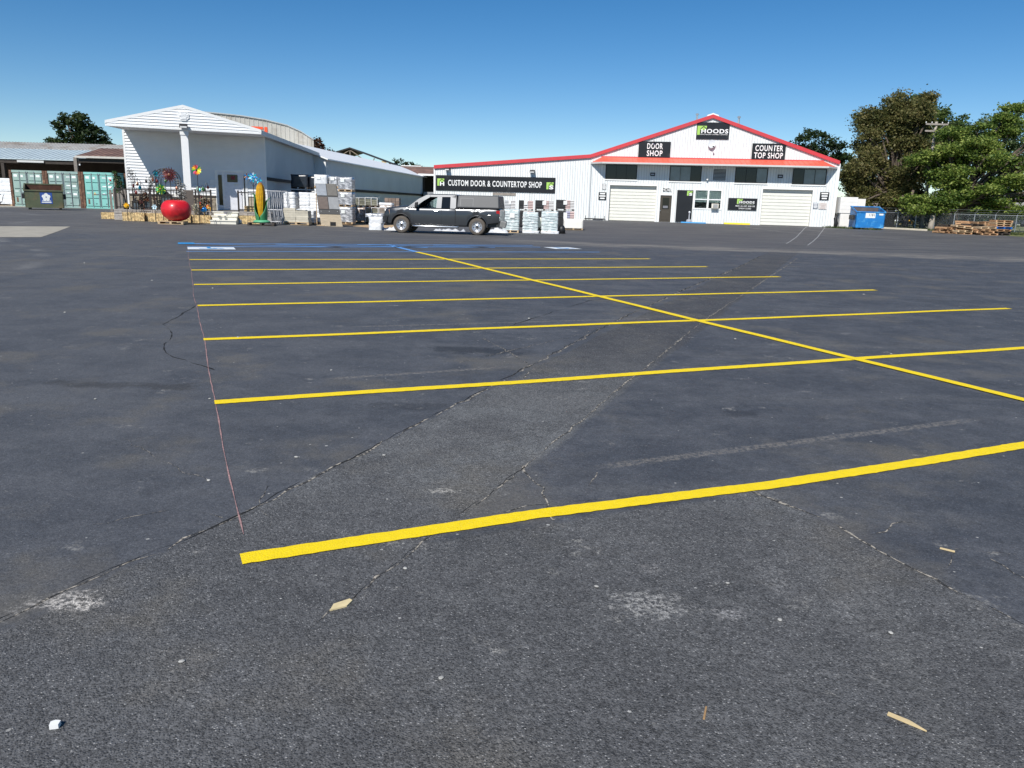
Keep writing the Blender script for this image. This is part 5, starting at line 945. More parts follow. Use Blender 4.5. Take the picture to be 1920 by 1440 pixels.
# slabs on a pale pallet
t=thing('slab_pallet','beige paving slabs stacked in two columns on a pale pallet','slab stack',(-10.92,39.55,gz(-11,39.4)),R(3)); p=link('pallet',palm,t,(0,0,0)); p.scale=(1.14,.9,1); slabm=M('beige_slab',(.50,.46,.37),.8,0,.12,6,rv=.14)
for c,(n,x0,x1) in enumerate(((6,-.6,-.012),(5,.0,.6))):
    for i in range(n): bx('slab',slabm,t,x0+rnd.uniform(-.008,.008),x1+rnd.uniform(-.008,.008),-.4,.4,.132+i*.112,.132+i*.112+.108,.006)
MB().add([(-.0,-.42,.73),(.5,-.42,.70),(.5,-.2,.71),(.1,-.1,.79)],[(0,1,2,3)]).build('torn_film',wrapw,t); bx('loose_slab',slabm,t,.02,.45,-.3,.2,.694,.75)
rackm=M('rack_steel',(.30,.31,.33),.45,.4,.2,8)
# galvanized racks leaning together
for k_,(x,y,ry,l) in enumerate(((-11.95,38.9,0,'front galvanized pipe rack leaning beside the corn figure'),(-11.75,39.3,6,'rear galvanized pipe rack leaning beside the corn figure'))):
    t=thing('pipe_rack',l,'rack',(x,y,gz(x,y)),R(4+ry)); g=rackm; H_=1.6; W_=.44
    for s in (-1,1): MB().tube([(s*W_,0,0),(s*W_-.06,.28,H_)],.022,6).build('side_post',g,t)
    for z in (.12,.68,H_-.02): f_=z/H_; MB().tube([(-W_-.06*f_,.28*f_,z),(W_-.06*f_,.28*f_,z)],.02,6).build('cross_rail',g,t)
    for i in range(1,9):
        u=-W_+2*W_*i/9; MB().tube([(u+.18*(1-(i%2)),-.02,.02),(u-.06,.27,H_-.03)],.012,5).build('bar',g,t)
# sample board with four slab samples
t=thing('sample_board','leaning display board with four paving samples above a plywood base','display board',(-9.33,39.85,gz(-9.3,39.9)),R(8))
def bd(x,z): f_=z/2.1; return Vector((x-.26*f_,.55*f_,z))
def panel(name,m,x0,x1,z0,z1,th,parent=None): 
    n=Vector((0,-1,.26)).normalized()*th; q=[bd(x0,z0),bd(x1,z0),bd(x1,z1),bd(x0,z1)]; return MB().hexa([q[0],q[1],q[2],q[3],q[0]+n,q[1]+n,q[2]+n,q[3]+n]).build(name,m,parent or t,bevel=.004)
ply=M('weathered_ply',(.46,.38,.27),.8,0,.18,5,stretch=(1,1,4)); back=panel('backing',blackm,-.52,.52,.6,2.08,.02)
MB().hexa([(-.50,.14,.0),(.56,.14,.0),(.56,.17,.0),(-.50,.17,.0),bd(-.5,.62)+Vector((0,.0,0)),bd(.52,.62),bd(.52,.62)+Vector((0,.03,0)),bd(-.5,.62)+Vector((0,.03,0))]).build('plywood_base',ply,t); bx('notch',dark,t,-.05,.22,.128,.139,.03,.22); bx('notch_trim',ply,t,-.12,-.055,.12,.138,0,.26)
for nm,c,x0,x1,z0,z1 in (('sample_a',(.26,.28,.31),-.5,-.01,1.5,2.06),('sample_b',(.14,.13,.115),.02,.5,1.5,2.08),('sample_c',(.13,.10,.085),-.5,-.01,.84,1.43),('sample_d',(.25,.255,.26),.02,.52,.84,1.43)): panel('sample_slab',M(nm,c,.75,0,.15,7),x0,x1,z0,z1,.05)
for x in (-.4,0,.4): c=bd(x,.74)+Vector((0,-.025,0)); bx('screw',stick,t,c.x-.012,c.x+.012,c.y-.01,c.y,c.z-.012,c.z+.012)
MB().tube([(-.72,.25,0),bd(-.54,1.6)],.022,4).build('prop_leg',wood,t); MB().tube([(-.55,.9,0),bd(-.45,1.9)+Vector((0,.05,0))],.022,4).build('prop_leg',wood,t); bx('foot_board',wood,t,-.78,-.35,.1,.9,0,.05)
# white bags and film in front of the truck nose and behind it
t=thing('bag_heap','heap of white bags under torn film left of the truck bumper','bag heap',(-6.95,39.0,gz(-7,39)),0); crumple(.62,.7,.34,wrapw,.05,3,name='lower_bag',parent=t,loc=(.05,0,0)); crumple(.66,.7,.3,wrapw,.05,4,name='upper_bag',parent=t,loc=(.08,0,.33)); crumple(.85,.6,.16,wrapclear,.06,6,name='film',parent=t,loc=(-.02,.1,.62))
def film(label,x,y,w,d,h,seed):
    mb=MB(); nx,ny=int(w/.1),int(d/.1); off=Vector((seed,seed*2,0))
    vs=[(w*(i/nx-.5),d*(j/ny-.5),h*max(0,noise.noise(Vector((i*.33,j*.42,0))+off)+.55*noise.noise(Vector((i*.9,j*1.1,4))+off)+.25)*(1 if 0<i<nx and 0<j<ny else .0)+.004) for j in range(ny+1) for i in range(nx+1)]
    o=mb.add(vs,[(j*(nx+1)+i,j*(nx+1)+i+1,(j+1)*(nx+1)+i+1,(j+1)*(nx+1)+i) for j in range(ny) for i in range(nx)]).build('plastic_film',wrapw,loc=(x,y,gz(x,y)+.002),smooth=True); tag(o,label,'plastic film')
film('crumpled white film on the ground under the truck front',-6.1,39.3,1.4,.7,.25,1); film('crumpled white film on the ground beyond the truck running board',-3.4,40.2,1.6,.6,.16,2); film('crumpled white film on the ground behind the truck rear wheel',-.9,40.0,1.0,.7,.35,3)
# three wrapped pallets right of the truck
for x0,x1,y,z1,l,s in ((-.70,.14,40.5,1.16,'pale film wrapped pallet directly behind the truck tailgate',1),(.34,1.12,40.6,1.04,'middle of the three pale film wrapped pallets right of the truck',2),(1.30,2.14,40.7,1.10,'rightmost of the three pale film wrapped pallets right of the truck',3)):
    xc=(x0+x1)/2; t=thing('wrapped_pallet',l,'wrapped pallet',(xc,y+.5,gz(xc,y)),R(-3),'pale wrapped pallets right of the truck'); p=link('pallet',palm,t,(0,0,0)); p.scale=((x1-x0)/1.1,1,1); w=x1-x0
    crumple(w,.95,z1-.13,wrapg,.03,s,cell=.07,name='load',parent=t,loc=(0,0,.13))
    for i in range(6):
        z=.25+i*(z1-.3)/6; MB().tube([(-w/2-.02,-.505-.01*math.sin(i*3),z+.05*math.sin(i*2.1)),(0,-.515,z),(w/2+.02,-.505,z-.05*math.sin(i*1.7))],.009,5).build('film_fold',wrapw,t)
    sk=crumple(w*1.1,1.1,.12,wrapw,.05,s+7,name='film_skirt',parent=t,loc=(.04,0,0.0)) if s>1 else None
    if s==1: bx('paper_sheet',lettering,t,-.05,.2,-.53,-.522,.75,.98)
tag(MB().box(-.1,.1,-.4,.4,0,.5).build('cream_carton',creampanel,loc=(1.2,41.6,.28),bevel=.01),'cream carton wedged between the two right wrapped pallets','carton'); tag(MB().box(-.12,.12,-.42,.42,0,.27).build('carton_base',darkwood,loc=(1.2,41.6,.003)),'dark block under the cream carton between wrapped pallets','block')
# boxed flooring stacks before the long black sign
cw=M('carton_white',(.74,.72,.70),.6,0,.08,6,rv=.08); cp_=M('carton_pink',(.62,.46,.43),.6,0,.08,6,rv=.1); cb=M('carton_black',(.025,.024,.024),.5,0,.2,6,rv=.3); cv=M('carton_violet',(.38,.37,.48),.6,0,.08)
def boxed(label,x0,x1,y,z0,z1,rows,cols):
    xc=(x0+x1)/2; g=gz(xc,y); t=thing('boxed_stack',label,'carton stack',(xc,y+.5,g if z0<g+.05 else z0),0,'stacks of flooring cartons'); w=x1-x0; h=z1-(g if z0<g+.05 else z0); p=link('pallet',pald,t,(0,0,0)); p.scale=(w/1.1,1,.7); zb=.1; dh=(h-zb)/rows; n=len(cols)
    for r in range(rows):
        a=-w/2
        for c,(f_,m) in enumerate(cols): b=a+w*f_; bx('carton',m,t,a+.004,b-.004,-.45+rnd.uniform(-.015,.015),.45,zb+r*dh,zb+(r+1)*dh-(.03 if m is not cb else .012),.004); a=b
    bx('label_sheet',lettering,t,-w*.12,w*.08,-.49,-.475,h*.55,h*.9)
    bx('gap_shade',cb,t,-w/2+.02,w/2-.02,-.40,.44,zb,h-.03)  # black core stands in for the shade between cartons
S1=[(.55,wrapw),(.45,cw)]; S2=[(.35,cb),(.3,cw),(.35,cp_)]; S3=[(.45,cb),(.28,cp_),(.27,cw)]; S4=[(.5,cb),(.26,cp_),(.24,cw)]; S5=[(.5,cb),(.25,cv),(.25,cp_)]
boxed('upper white carton stack above the truck tail',-.76,-.08,47.6,1.06,1.68,6,S1); boxed('upper carton stack second from the truck',.1,.97,47.6,1.06,1.67,5,S2); boxed('upper carton stack third from the truck with white label',1.1,2.2,47.6,1.08,1.70,6,S3); boxed('upper carton stack farthest from the truck with white label',2.36,3.44,47.6,1.12,1.76,6,S4)
boxed('lower carton stack behind the leftmost wrapped pallet',-.8,-.06,47.6,.05,1.055,6,S1); boxed('lower carton stack behind the middle wrapped pallet',.08,1.0,47.6,.05,1.055,6,S2); boxed('lower carton stack behind the rightmost wrapped pallet',1.1,2.24,47.6,.05,1.075,6,S3); boxed('lower carton stack at the right end of the flooring row',2.4,3.46,47.6,.05,1.115,7,S5)
t=tiers('wrapped_pallet','long low white wrapped pallet at the right end of the carton row',2.75,3.85,45.8,[(.06,.68)],[M('cream_wrap',(.80,.77,.70),.45,0,.05)],dep=1.0,amp=.008,tagp=False)
tag(MB().tube([(0,0,0),(0,0,.3),(.02,0,.42)],[.2,.19,.1],10).build('black_drum',blackm,loc=(2.36,41.2,gz(2.3,41.2)),smooth=True),'short black tub right of the wrapped pallets','tub')
# ---------------- pickup truck with camper shell
tk=thing('pickup_truck','dark grey extended cab pickup truck with grey cargo shell','truck',(-5.2,37.45,0),R(-6.5))
paint=M('truck_paint',(.040,.044,.050),.32,.35,.05,2,coat=.6); shellm=M('shell_gray',(.050,.053,.057),.5,0,.06,3); plas=M('black_plastic',(.02,.02,.021),.5,0,.1); tyre=M('dusty_tyre',(.10,.085,.07),.9,0,.2,10); steel=M('steel_wheel',(.55,.56,.58),.3,.7,.08); chrome=M('chrome_trim',(.7,.71,.72),.15,.9,0)
WB=3.53; AR_=.47
def zt(x):
    K=[(-.90,.80),(-.86,.92),(-.78,1.06),(-.66,1.12),(-.3,1.18),(.30,1.235),(.36,1.20),(.6,1.175),(2.5,1.185),(2.52,1.20),(4.50,1.215),(4.56,1.17)]
    for (a,za),(b,zb_) in zip(K,K[1:]):
        if x<=b: return za+(zb_-za)*(x-a)/(b-a)
    return K[-1][1]
def zb(x):
    b=.40 if .3<x<3.2 else (.42+.10*max(0,(-.55-x)/.35) if x<0 else .50+.08*max(0,(x-4.0)/.5))
    for c in (0,WB):
        if abs(x-c)<AR_: b=max(b,.385+math.sqrt(AR_**2-(x-c)**2))
    return b
def hw(x):
    if x<-.3: return .965-.20*((-.3-x)/.6)**2.2
    if x>4.3: return .965-.03*((x-4.3)/.26)**2
    return .965
xs=sorted(set([-.90,-.88,-.84,-.78,-.7,-.6,-.52,.3,.36,.5,.6,.9,1.3,1.86,2.2,2.5,2.52,2.54,2.8,3.0,4.1,4.25,4.4,4.5,4.54,4.56]+[c+AR_*math.cos(R(a))*f for c in (0,WB) for a in range(0,181,12) for f in (1,)]+[c+s*(AR_+.002) for c in (0,WB) for s in (-1,1)]))
sec=[]
for x in xs:
    w=hw(x); t_=zt(x); b=zb(x); m_=b+(t_-b)*.55
    sec.append([(x,-w+.10,b),(x,-w+.01,b+.012),(x,-w,b+.05),(x,-w-.012,m_),(x,-w,t_-.16),(x,-w+.02,t_-.07),(x,-w+.06,t_-.02),(x,-w+.14,t_),(x,0,t_+.02*(x<.33)),(x,w-.14,t_),(x,w-.06,t_-.02),(x,w-.02,t_-.07),(x,w,t_-.16),(x,w+.012,m_),(x,w,b+.05),(x,w-.01,b+.012),(x,w-.10,b)])
n=len(sec[0]); bm=MB(); bm.add([p for s in sec for p in s],[(i*n+j,(i+1)*n+j,(i+1)*n+(j+1)%n,i*n+(j+1)%n) for i in range(len(sec)-1) for j in range(n)]+[tuple(range(n)),tuple((len(sec)-1)*n+j for j in range(n-1,-1,-1))])
bo=bm.build('body',paint,tk,smooth=True); bo.data.set_sharp_from_angle(angle=R(38)) if hasattr(bo.data,'set_sharp_from_angle') else None
bx('chassis',plas,tk,-.75,4.4,-.78,.78,.36,.72)
def gy(z): return .948-(z-1.17)/.6*.19
def sideprism(name,poly,m,th=.04,proud=0,parent=None,sides=(-1,1)):
    out=None
    for s in sides:
        o=[Vector((x,s*(gy(z)+proud),z)) for x,z in poly]; i=[Vector((x,s*(gy(z)+proud-th),z)) for x,z in poly]; k_=len(poly)
        out=MB().add(o+i,[tuple(range(k_)) if s<0 else tuple(range(k_-1,-1,-1)),tuple(range(2*k_-1,k_-1,-1)) if s<0 else tuple(range(k_,2*k_))]+[(a,(a+1)%k_,(a+1)%k_+k_,a+k_) for a in range(k_)]).build(name,m,parent or tk)
    return out
cabw=glass('cab_glass',(.55,.64,.64))
sideprism('pillar',[(.28,1.16),(.62,1.16),(1.02,1.47),(1.33,1.655),(1.33,1.75),(1.15,1.735),(.80,1.56)],paint,.06); sideprism('roof_rail',[(1.31,1.655),(2.30,1.675),(2.52,1.60),(2.52,1.755),(1.31,1.75)],paint,.08); sideprism('pillar',[(1.63,1.16),(1.87,1.16),(1.88,1.68),(1.66,1.67)],paint,.06); sideprism('pillar',[(2.28,1.16),(2.55,1.16),(2.53,1.76),(2.27,1.68)],paint,.06)
sideprism('door_window',[(.60,1.17),(1.64,1.17),(1.66,1.67),(1.32,1.66),(1.0,1.47)],cabw,.006,-.025); sideprism('rear_window',[(1.86,1.17),(2.29,1.17),(2.28,1.68),(1.87,1.68)],glassd,.01,-.015)
MB().hexa([(.32,-.86,1.22),(.32,.86,1.22),(1.16,.73,1.735),(1.16,-.73,1.735),(.33,-.86,1.235),(.33,.86,1.235),(1.17,.73,1.75),(1.17,-.73,1.75)]).build('windshield',M('windshield_glass',(.06,.10,.13),.05,0,0,spec=.9),tk)
MB().hexa([(1.13,-.76,1.725),(2.54,-.78,1.735),(2.54,.78,1.735),(1.13,.76,1.725),(1.30,-.70,1.79),(2.52,-.72,1.795),(2.52,.72,1.795),(1.30,.70,1.79)]).build('roof',paint,tk,bevel=.03,seg=3); bx('cab_rear',plas,tk,2.47,2.52,-.78,.78,1.18,1.74)
for y in (-.4,.4): MB().hexa([(1.7,y-.24,1.1),(1.95,y-.24,1.1),(1.95,y+.24,1.1),(1.7,y+.24,1.1),(1.85,y-.2,1.52),(2.0,y-.2,1.52),(2.0,y+.2,1.52),(1.85,y+.2,1.52)]).build('seat',plas,tk,bevel=.03)
MB().tube([(1.12+.05*math.sin(R(a)),-.4+.17*math.cos(R(a)),1.22+.16*math.sin(R(a))) for a in range(0,361,30)],.014,6).build('steering_wheel',plas,tk)
# shell
sm=MB().hexa([(2.57,-.962,1.2),(4.55,-.962,1.2),(4.55,.962,1.2),(2.57,.962,1.2),(2.60,-.80,1.775),(4.50,-.80,1.775),(4.50,.80,1.775),(2.60,.80,1.775)]).build('cargo_shell',shellm,tk,bevel=.06,seg=3)
def gy2(z): return .962-(z-1.2)/.575*.162
def shp(name,x0,x1,z0,z1,m,p0,p1): 
    o=[Vector((x,-(gy2(z)+p),z)) for p in (p0,p1) for x,z in ((x0,z0),(x1,z0),(x1,z1),(x0,z1))]; return MB().add(o,[(4,5,6,7),(0,1,5,4),(1,2,6,5),(2,3,7,6),(3,0,4,7)]).build(name,m,sm)
shp('side_hatch',2.76,3.32,1.30,1.63,shellm,-.01,.014); 
for q in ((2.74,3.34,1.285,1.30),(2.74,3.34,1.63,1.645),(2.74,2.76,1.30,1.63),(3.32,3.34,1.30,1.63)): shp('hatch_trim',*q,M('hatch_trim'+str(len(MATS)),(.16,.165,.17),.5),-.01,.008)
bx('seam_strip',plas,tk,2.6,4.5,-.975,-.93,1.205,1.222)
for x in (.56,1.875,): MB().hexa([(x,-.981,.46),(x+.008,-.981,.46),(x+.008,-.95,.46),(x,-.95,.46),(x,-.9705,1.1),(x+.008,-.9705,1.1),(x+.008,-.93,1.1),(x,-.93,1.1)]).build('door_seam',dark,tk)
bx('bed_gap',dark,tk,2.515,2.54,-.983,-.9,.5,1.2)
for c in (0,WB):
    for s in (-1,1):
        lip=MB().tube([(c+.485*math.cos(R(a)),s*.965,.385+.485*math.sin(R(a))) for a in range(0,181,10)],.028,6).build('arch_lip',paint if c else plas,tk,smooth=True)
        w=thing('wheel','x','y'); del w['label'],w['category']; w.parent=tk; w.location=(c,s*.83,.385); w.rotation_euler=(0,0,0 if s<0 else math.pi); Mx=Matrix.Rotation(R(90),3,'X')
        MB().lathe([(.24,-.12),(.34,-.125),(.375,-.10),(.388,-.06),(.388,.06),(.375,.10),(.34,.125),(.24,.115)],28,M=Mx,caps=False).build('tyre',tyre,w,smooth=True)
        MB().lathe([(.01,.075),(.06,.085),(.075,.06),(.16,.04),(.205,.075),(.235,.11),(.25,.115),(.25,-.1),(.01,-.1)],28,M=Mx).build('rim',steel,w,smooth=True)
        MB().lathe([(.001,.12),(.045,.115),(.055,.08)],12,M=Mx).build('hub_cap',plas,w)
        hl=MB()
        for k_ in range(8): a=R(45*k_+12); hl.lathe([(.001,.064),(.024,.062),(.024,.03)],8,c=(.165*math.cos(a),0,.165*math.sin(a)),M=Mx)
        hl.build('vent_holes',dark,w)
MB().tube([(.55,-1.03,.36),(.7,-1.06,.34),(2.6,-1.06,.34),(2.7,-1.02,.36)],.04,8).build('running_board',chrome,tk,smooth=True)
MB().hexa([(-.93,-.72,.46),(-.72,-.95,.42),(-.72,.95,.42),(-.93,.72,.46),(-.95,-.72,.74),(-.62,-.975,.78),(-.62,.975,.78),(-.95,.72,.74)]).build('front_bumper',plas,tk,bevel=.03); bx('grille',chrome,tk,-.90,-.83,-.55,.55,.80,1.02,.02); bx('grille_mesh',dark,tk,-.905,-.895,-.42,.42,.83,.99)
for s in (-1,1):
    MB().hexa([(-.86,s*.60,.84),(-.54,s*.955,.83),(-.54,s*.90,.83),(-.86,s*.56,.84),(-.80,s*.62,1.04),(-.56,s*.955,1.05),(-.56,s*.90,1.05),(-.80,s*.56,1.04)]).build('headlight',M('headlight_'+str(s+1),(.62,.24,.08),.2,0,.3,9,c2=(.85,.82,.78),c2s=9,c2t=(.45,.6)),tk); MB().tube([(-.955,s*.62,.55),(-.93,s*.62,.55)],.05,10).build('fog_light',lettering,tk)
    MB().hexa([(4.44,s*.945,.86),(4.565,s*.93,.84),(4.565,s*.80,.84),(4.44,s*.80,.86),(4.40,s*.985,1.12),(4.57,s*.955,1.12),(4.57,s*.80,1.12),(4.40,s*.80,1.12)]).build('tail_light',M('tail_red_'+str(s+1),(.45,.01,.012),.25,coat=.5),tk,bevel=.01)
    bx('reverse_lamp',lettering,tk,4.5,4.57,min(s*.84,s*.945),max(s*.84,s*.945),.80,.845)
    m_=MB().hexa([(.66,s*1.02,1.19),(.80,s*1.02,1.19),(.80,s*1.18,1.19),(.66,s*1.18,1.19),(.70,s*1.02,1.40),(.82,s*1.02,1.42),(.82,s*1.18,1.42),(.70,s*1.18,1.40)]).build('mirror',plas,tk,bevel=.03); MB().tube([(.72,s*.9,1.2),(.74,s*1.05,1.25)],.03,6).build('mirror_arm',plas,m_)
    bx('door_handle',chrome,tk,1.52,1.76,s*1.0-.02,s*1.0+.02,1.02,1.06,.01)
bx('rear_bumper',plas,tk,4.50,4.66,-.9,.9,.48,.66,.02); t=tag(bx('hitch_box',M('hitch_gray',(.22,.22,.21),.6),None,-.14,.14,-.12,.12,0,.28,.03),'small grey box hanging at the truck rear bumper','box'); t.location=(-.62,36.05,.40); t.rotation_euler=(R(10),R(12),R(-6)); 
bx('fuel_cap',paint,tk,4.02,4.16,-.988,-.97,.78,.92,.01)
# ---------------- chain link fence with angled arms
f0=Vector((28.9,63.4)); f1=Vector((37.6,55.0)); fl_=(f1-f0).length; fa=math.atan2(f1.y-f0.y,f1.x-f0.x)
ft=thing('chain_link_fence','chain link fence with angled top arms along the lawn','fence',(f0.x,f0.y,.3),fa); nP=9
for i in range(nP+1):
    u=fl_*i/nP; MB().tube([(u,0,-.1),(u,0,1.32)],.03,6).build('post',galv,ft); MB().tube([(u,0,1.32),(u+.22,-.18,1.62)],.022,5).build('arm',galv,ft)
MB().tube([(0,0,1.28),(fl_,0,1.28)],.02,6).build('top_rail',galv,ft)
for s in (.35,.95): MB().tube([(.22*s,-.18*s,1.32+.3*s),(fl_+.22*s,-.18*s,1.32+.3*s)],.006,4).build('barbed_wire',galv,ft)
wm=MB(); st_=.11; k_=int((fl_+1.25)/st_)
for i in range(k_):
    for s in (-1,1):
        a=i*st_ if s<0 else i*st_-1.25; b=a+1.25*(1 if s>0 else -1)
        p=[a,.02,b,1.27]
        lo,hi=0,fl_
        def cl(a,b):
            pts=[]
            for x in (a,b):
                y=max(lo,min(hi,x)); z=.02+(y-a)/(b-a)*1.25; pts.append((y,z))
            return pts
        (x0,z0),(x1,z1)=cl(a,b)
        if abs(x1-x0)<.05 or not(-.01<=z0<=1.3) or not(-.01<=z1<=1.3): continue
        wm.add([(x0,s*.004,z0),(x0+.007,s*.004,z0),(x1+.007,s*.004,z1),(x1,s*.004,z1)],[(0,1,2,3)])
wm.build('wire_mesh',galv,ft)
# old gate leaning in the fence by the dumpster
t=thing('tube_gate','dark tube gate closing the gap beside the blue dumpster','gate',(27.0,61.6,.33),R(-4))
for a,b in (((0,0,.15),(2.3,0,.15)),((0,0,1.1),(2.3,0,1.1)),((0,0,.05),(0,0,1.15)),((2.3,0,.05),(2.3,0,1.15)),((.78,0,.15),(.9,0,1.1)),((1.55,0,.15),(1.67,0,1.1))): MB().tube([a,b],.025,6).build('tube',darkmetal,t)
# ---------------- heap of loose pallets
rp=random.Random(21); hp=[]
def stack(x,y,n,me_cycle,rz,dx=0,tilt=0):
    z=gz(x,y)
    for i in range(n):
        me=me_cycle[(i+rp.randint(0,1))%len(me_cycle)]; l='orange brown wooden pallet in the loose heap by the fence' if me is palo else ('dark wooden pallet in the loose heap by the fence' if me is pald else 'pale wooden pallet in the loose heap by the fence')
        o=pallet(l,x+rp.uniform(-.14,.14)+dx*i,y+rp.uniform(-.08,.08),z,rz,me,group='loose heap of pallets by the fence',rot=(R(rp.uniform(-1,1)),R(tilt*i+rp.uniform(-3,3)),rz+R(rp.uniform(-16,16)))); z+=.138
C1=[palo,palm,palo]; C2=[palo,pald,palm]
stack(29.55,54.9,3,C1,R(8)); stack(30.2,55.6,4,C2,R(30),.03); stack(30.55,54.4,4,C1,R(-6),0,1.2); stack(31.35,54.9,5,C2,R(20)); stack(31.75,53.9,4,C1,R(4),.02,-1.5); stack(32.3,55.2,6,C1,R(-12)); stack(32.95,54.3,3,C2,R(3)); stack(31.6,56.1,6,C1,R(45)); stack(33.5,55.7,6,C1,R(10))
z=gz(33,54.3)+.43; blp=pallet_mesh().build('pallet',M('blue_pallet_paint',(.01,.11,.38),.6,0,.2,5)); blp.location=(33.0,54.25,z); blp.rotation_euler=(0,R(1),R(3)); tag(blp,'blue painted pallet in the loose heap by the fence','pallet')
z+=.15
for i,me in enumerate((palo,palm,palo)): pallet('orange brown wooden pallet in the loose heap by the fence' if me is palo else 'pale wooden pallet in the loose heap by the fence',32.95+.04*i,54.3,z,0,me,group='loose heap of pallets by the fence',rot=(0,R(-1+i),R(4-5*i))); z+=.14
for i in range(4):
    x=31.4+i*.42; o=pallet('orange brown wooden pallet standing on edge in the heap by the fence',x,53.55-.05*i,gz(x,53.5)+.53,0,palo,(.8,1,1),'pallets leaning on the heap by the fence',(R(78),0,R(rp.uniform(-6,6)))) if False else None
# ---------------- trees
import numpy as np
bark=M('bark',(.11,.085,.065),.95,0,.3,6,bump=.9,bscale=14,stretch=(3,3,.6)); barkp=M('pale_bark',(.34,.30,.25),.95,0,.3,6,bump=.8,bscale=12,stretch=(3,3,.6))
def crownmesh(name,clusters,n_per,leaf,lm,parent,seed,clump=.42,flat=.75):
    g=np.random.default_rng(seed); P=[];
    for (cx,cy,cz,rx,ry,rz_,w) in clusters:
        nc=max(4,int(n_per*w/34)); d=g.normal(size=(nc,3)); d/=np.linalg.norm(d,axis=1)[:,None]; r=g.random(nc)**.33; r=.42+.62*r
        c=d*r[:,None]*np.array([rx,ry,rz_])+np.array([cx,cy,cz]); k=g.integers(16,52,nc); c=np.repeat(c,k,axis=0); s=np.repeat(clump*(.55+g.random(nc)*.8),k)
        P.append(c+g.normal(size=c.shape)*s[:,None]*np.array([1,1,flat])*.55)
    p=np.concatenate(P); N=len(p)
    a=g.normal(size=(N,3)); a[:,2]*=.6; a/=np.linalg.norm(a,axis=1)[:,None]; u=g.normal(size=(N,3)); u[:,2]+=.4; b=np.cross(a,u); b/=np.linalg.norm(b,axis=1)[:,None]+1e-9
    s=(leaf*(.6+.8*g.random(N)))[:,None]; dr=np.cross(a,b)*s*.12
    v=np.stack([p-a*s,p+b*s*.55+dr,p+a*s,p-b*s*.55+dr],1).reshape(-1,3).astype(np.float32)
    me=bpy.data.meshes.new(name); me.vertices.add(4*N); me.vertices.foreach_set('co',v.ravel()); me.loops.add(4*N); me.loops.foreach_set('vertex_index',np.arange(4*N,dtype=np.int32)); me.polygons.add(N); me.polygons.foreach_set('loop_start',np.arange(0,4*N,4,dtype=np.int32)); me.polygons.foreach_set('loop_total',np.full(N,4,dtype=np.int32)); me.update(); me.validate(); me.materials.append(lm)
    return link(name,me,parent)
def tree(name,label,x,y,trunk_h,tr,clusters,n,leaf,lm,seed,bk=bark,clump=.42,group=None,lean=(0,0),flat=.75,twigs=True):
    z=gz(x,y); t=thing(name,label,'tree',(x,y,z-.02),0,group); r=random.Random(seed); top=Vector((lean[0],lean[1],trunk_h))
    m=MB(); m.tube([(0,0,-.1),(.03,0,.25),(lean[0]*.4,lean[1]*.4,trunk_h*.5),top],[tr*1.5,tr*1.05,tr*.85,tr*.6],10); m.build('trunk',bk,t,smooth=True)
    l=MB()
    for c in clusters:
        e=Vector(c[:3]); s=top*r.uniform(.55,1.0); mid=(s+e)/2+Vector((r.uniform(-.3,.3),r.uniform(-.3,.3),r.uniform(.0,.5))); l.tube([s,mid,e],[tr*.42,tr*.26,tr*.10],6)
        if twigs:
            for _ in range(9 if len(clusters)<20 else 3):
                d=Vector((r.gauss(0,1)*c[3],r.gauss(0,1)*c[4],r.gauss(0,1)*c[5])).normalized(); e2=e+Vector((d.x*c[3],d.y*c[4],d.z*c[5]))*r.uniform(.75,1.02); l.tube([mid.lerp(e,r.random()),(e+e2)/2+Vector((0,0,.15)),e2],[tr*.09,tr*.06,.012],4)
    l.build('limbs',bk,t,smooth=True); crownmesh('crown',clusters,n,leaf,lm,t,seed,clump,flat); return t
def boughs(env,n,r,flat,seed,w=.2):
    q=random.Random(seed); tot=sum(e[6] for e in env); out=[]
    for e in env:
        for _ in range(max(2,int(round(n*e[6]/tot)))):
            d=Vector((q.gauss(0,1),q.gauss(0,1),q.gauss(0,1))).normalized()*q.uniform(.35,1.05); s=r*q.uniform(.6,1.35); out.append((e[0]+d.x*e[3],e[1]+d.y*e[4],max(1.5,e[2]+d.z*e[5]),s,s,s*flat,w*q.uniform(.7,1.3)))
    return out
lo_=leafmat('leaf_olive',(.040,.052,.015),(.145,.148,.046),(.25,.215,.085),.45); lgreen=leafmat('leaf_bright',(.038,.085,.014),(.17,.25,.045),(.36,.42,.10),.45); ldark=leafmat('leaf_dark',(.010,.024,.008),(.026,.050,.014),(.06,.085,.025)); lmid=leafmat('leaf_mid',(.025,.055,.013),(.075,.125,.028),(.16,.21,.06),.4); lpale=leafmat('leaf_pale',(.05,.085,.03),(.10,.15,.06),(.17,.22,.10)); lred=leafmat('leaf_russet',(.03,.014,.01),(.07,.03,.018),(.11,.055,.03))
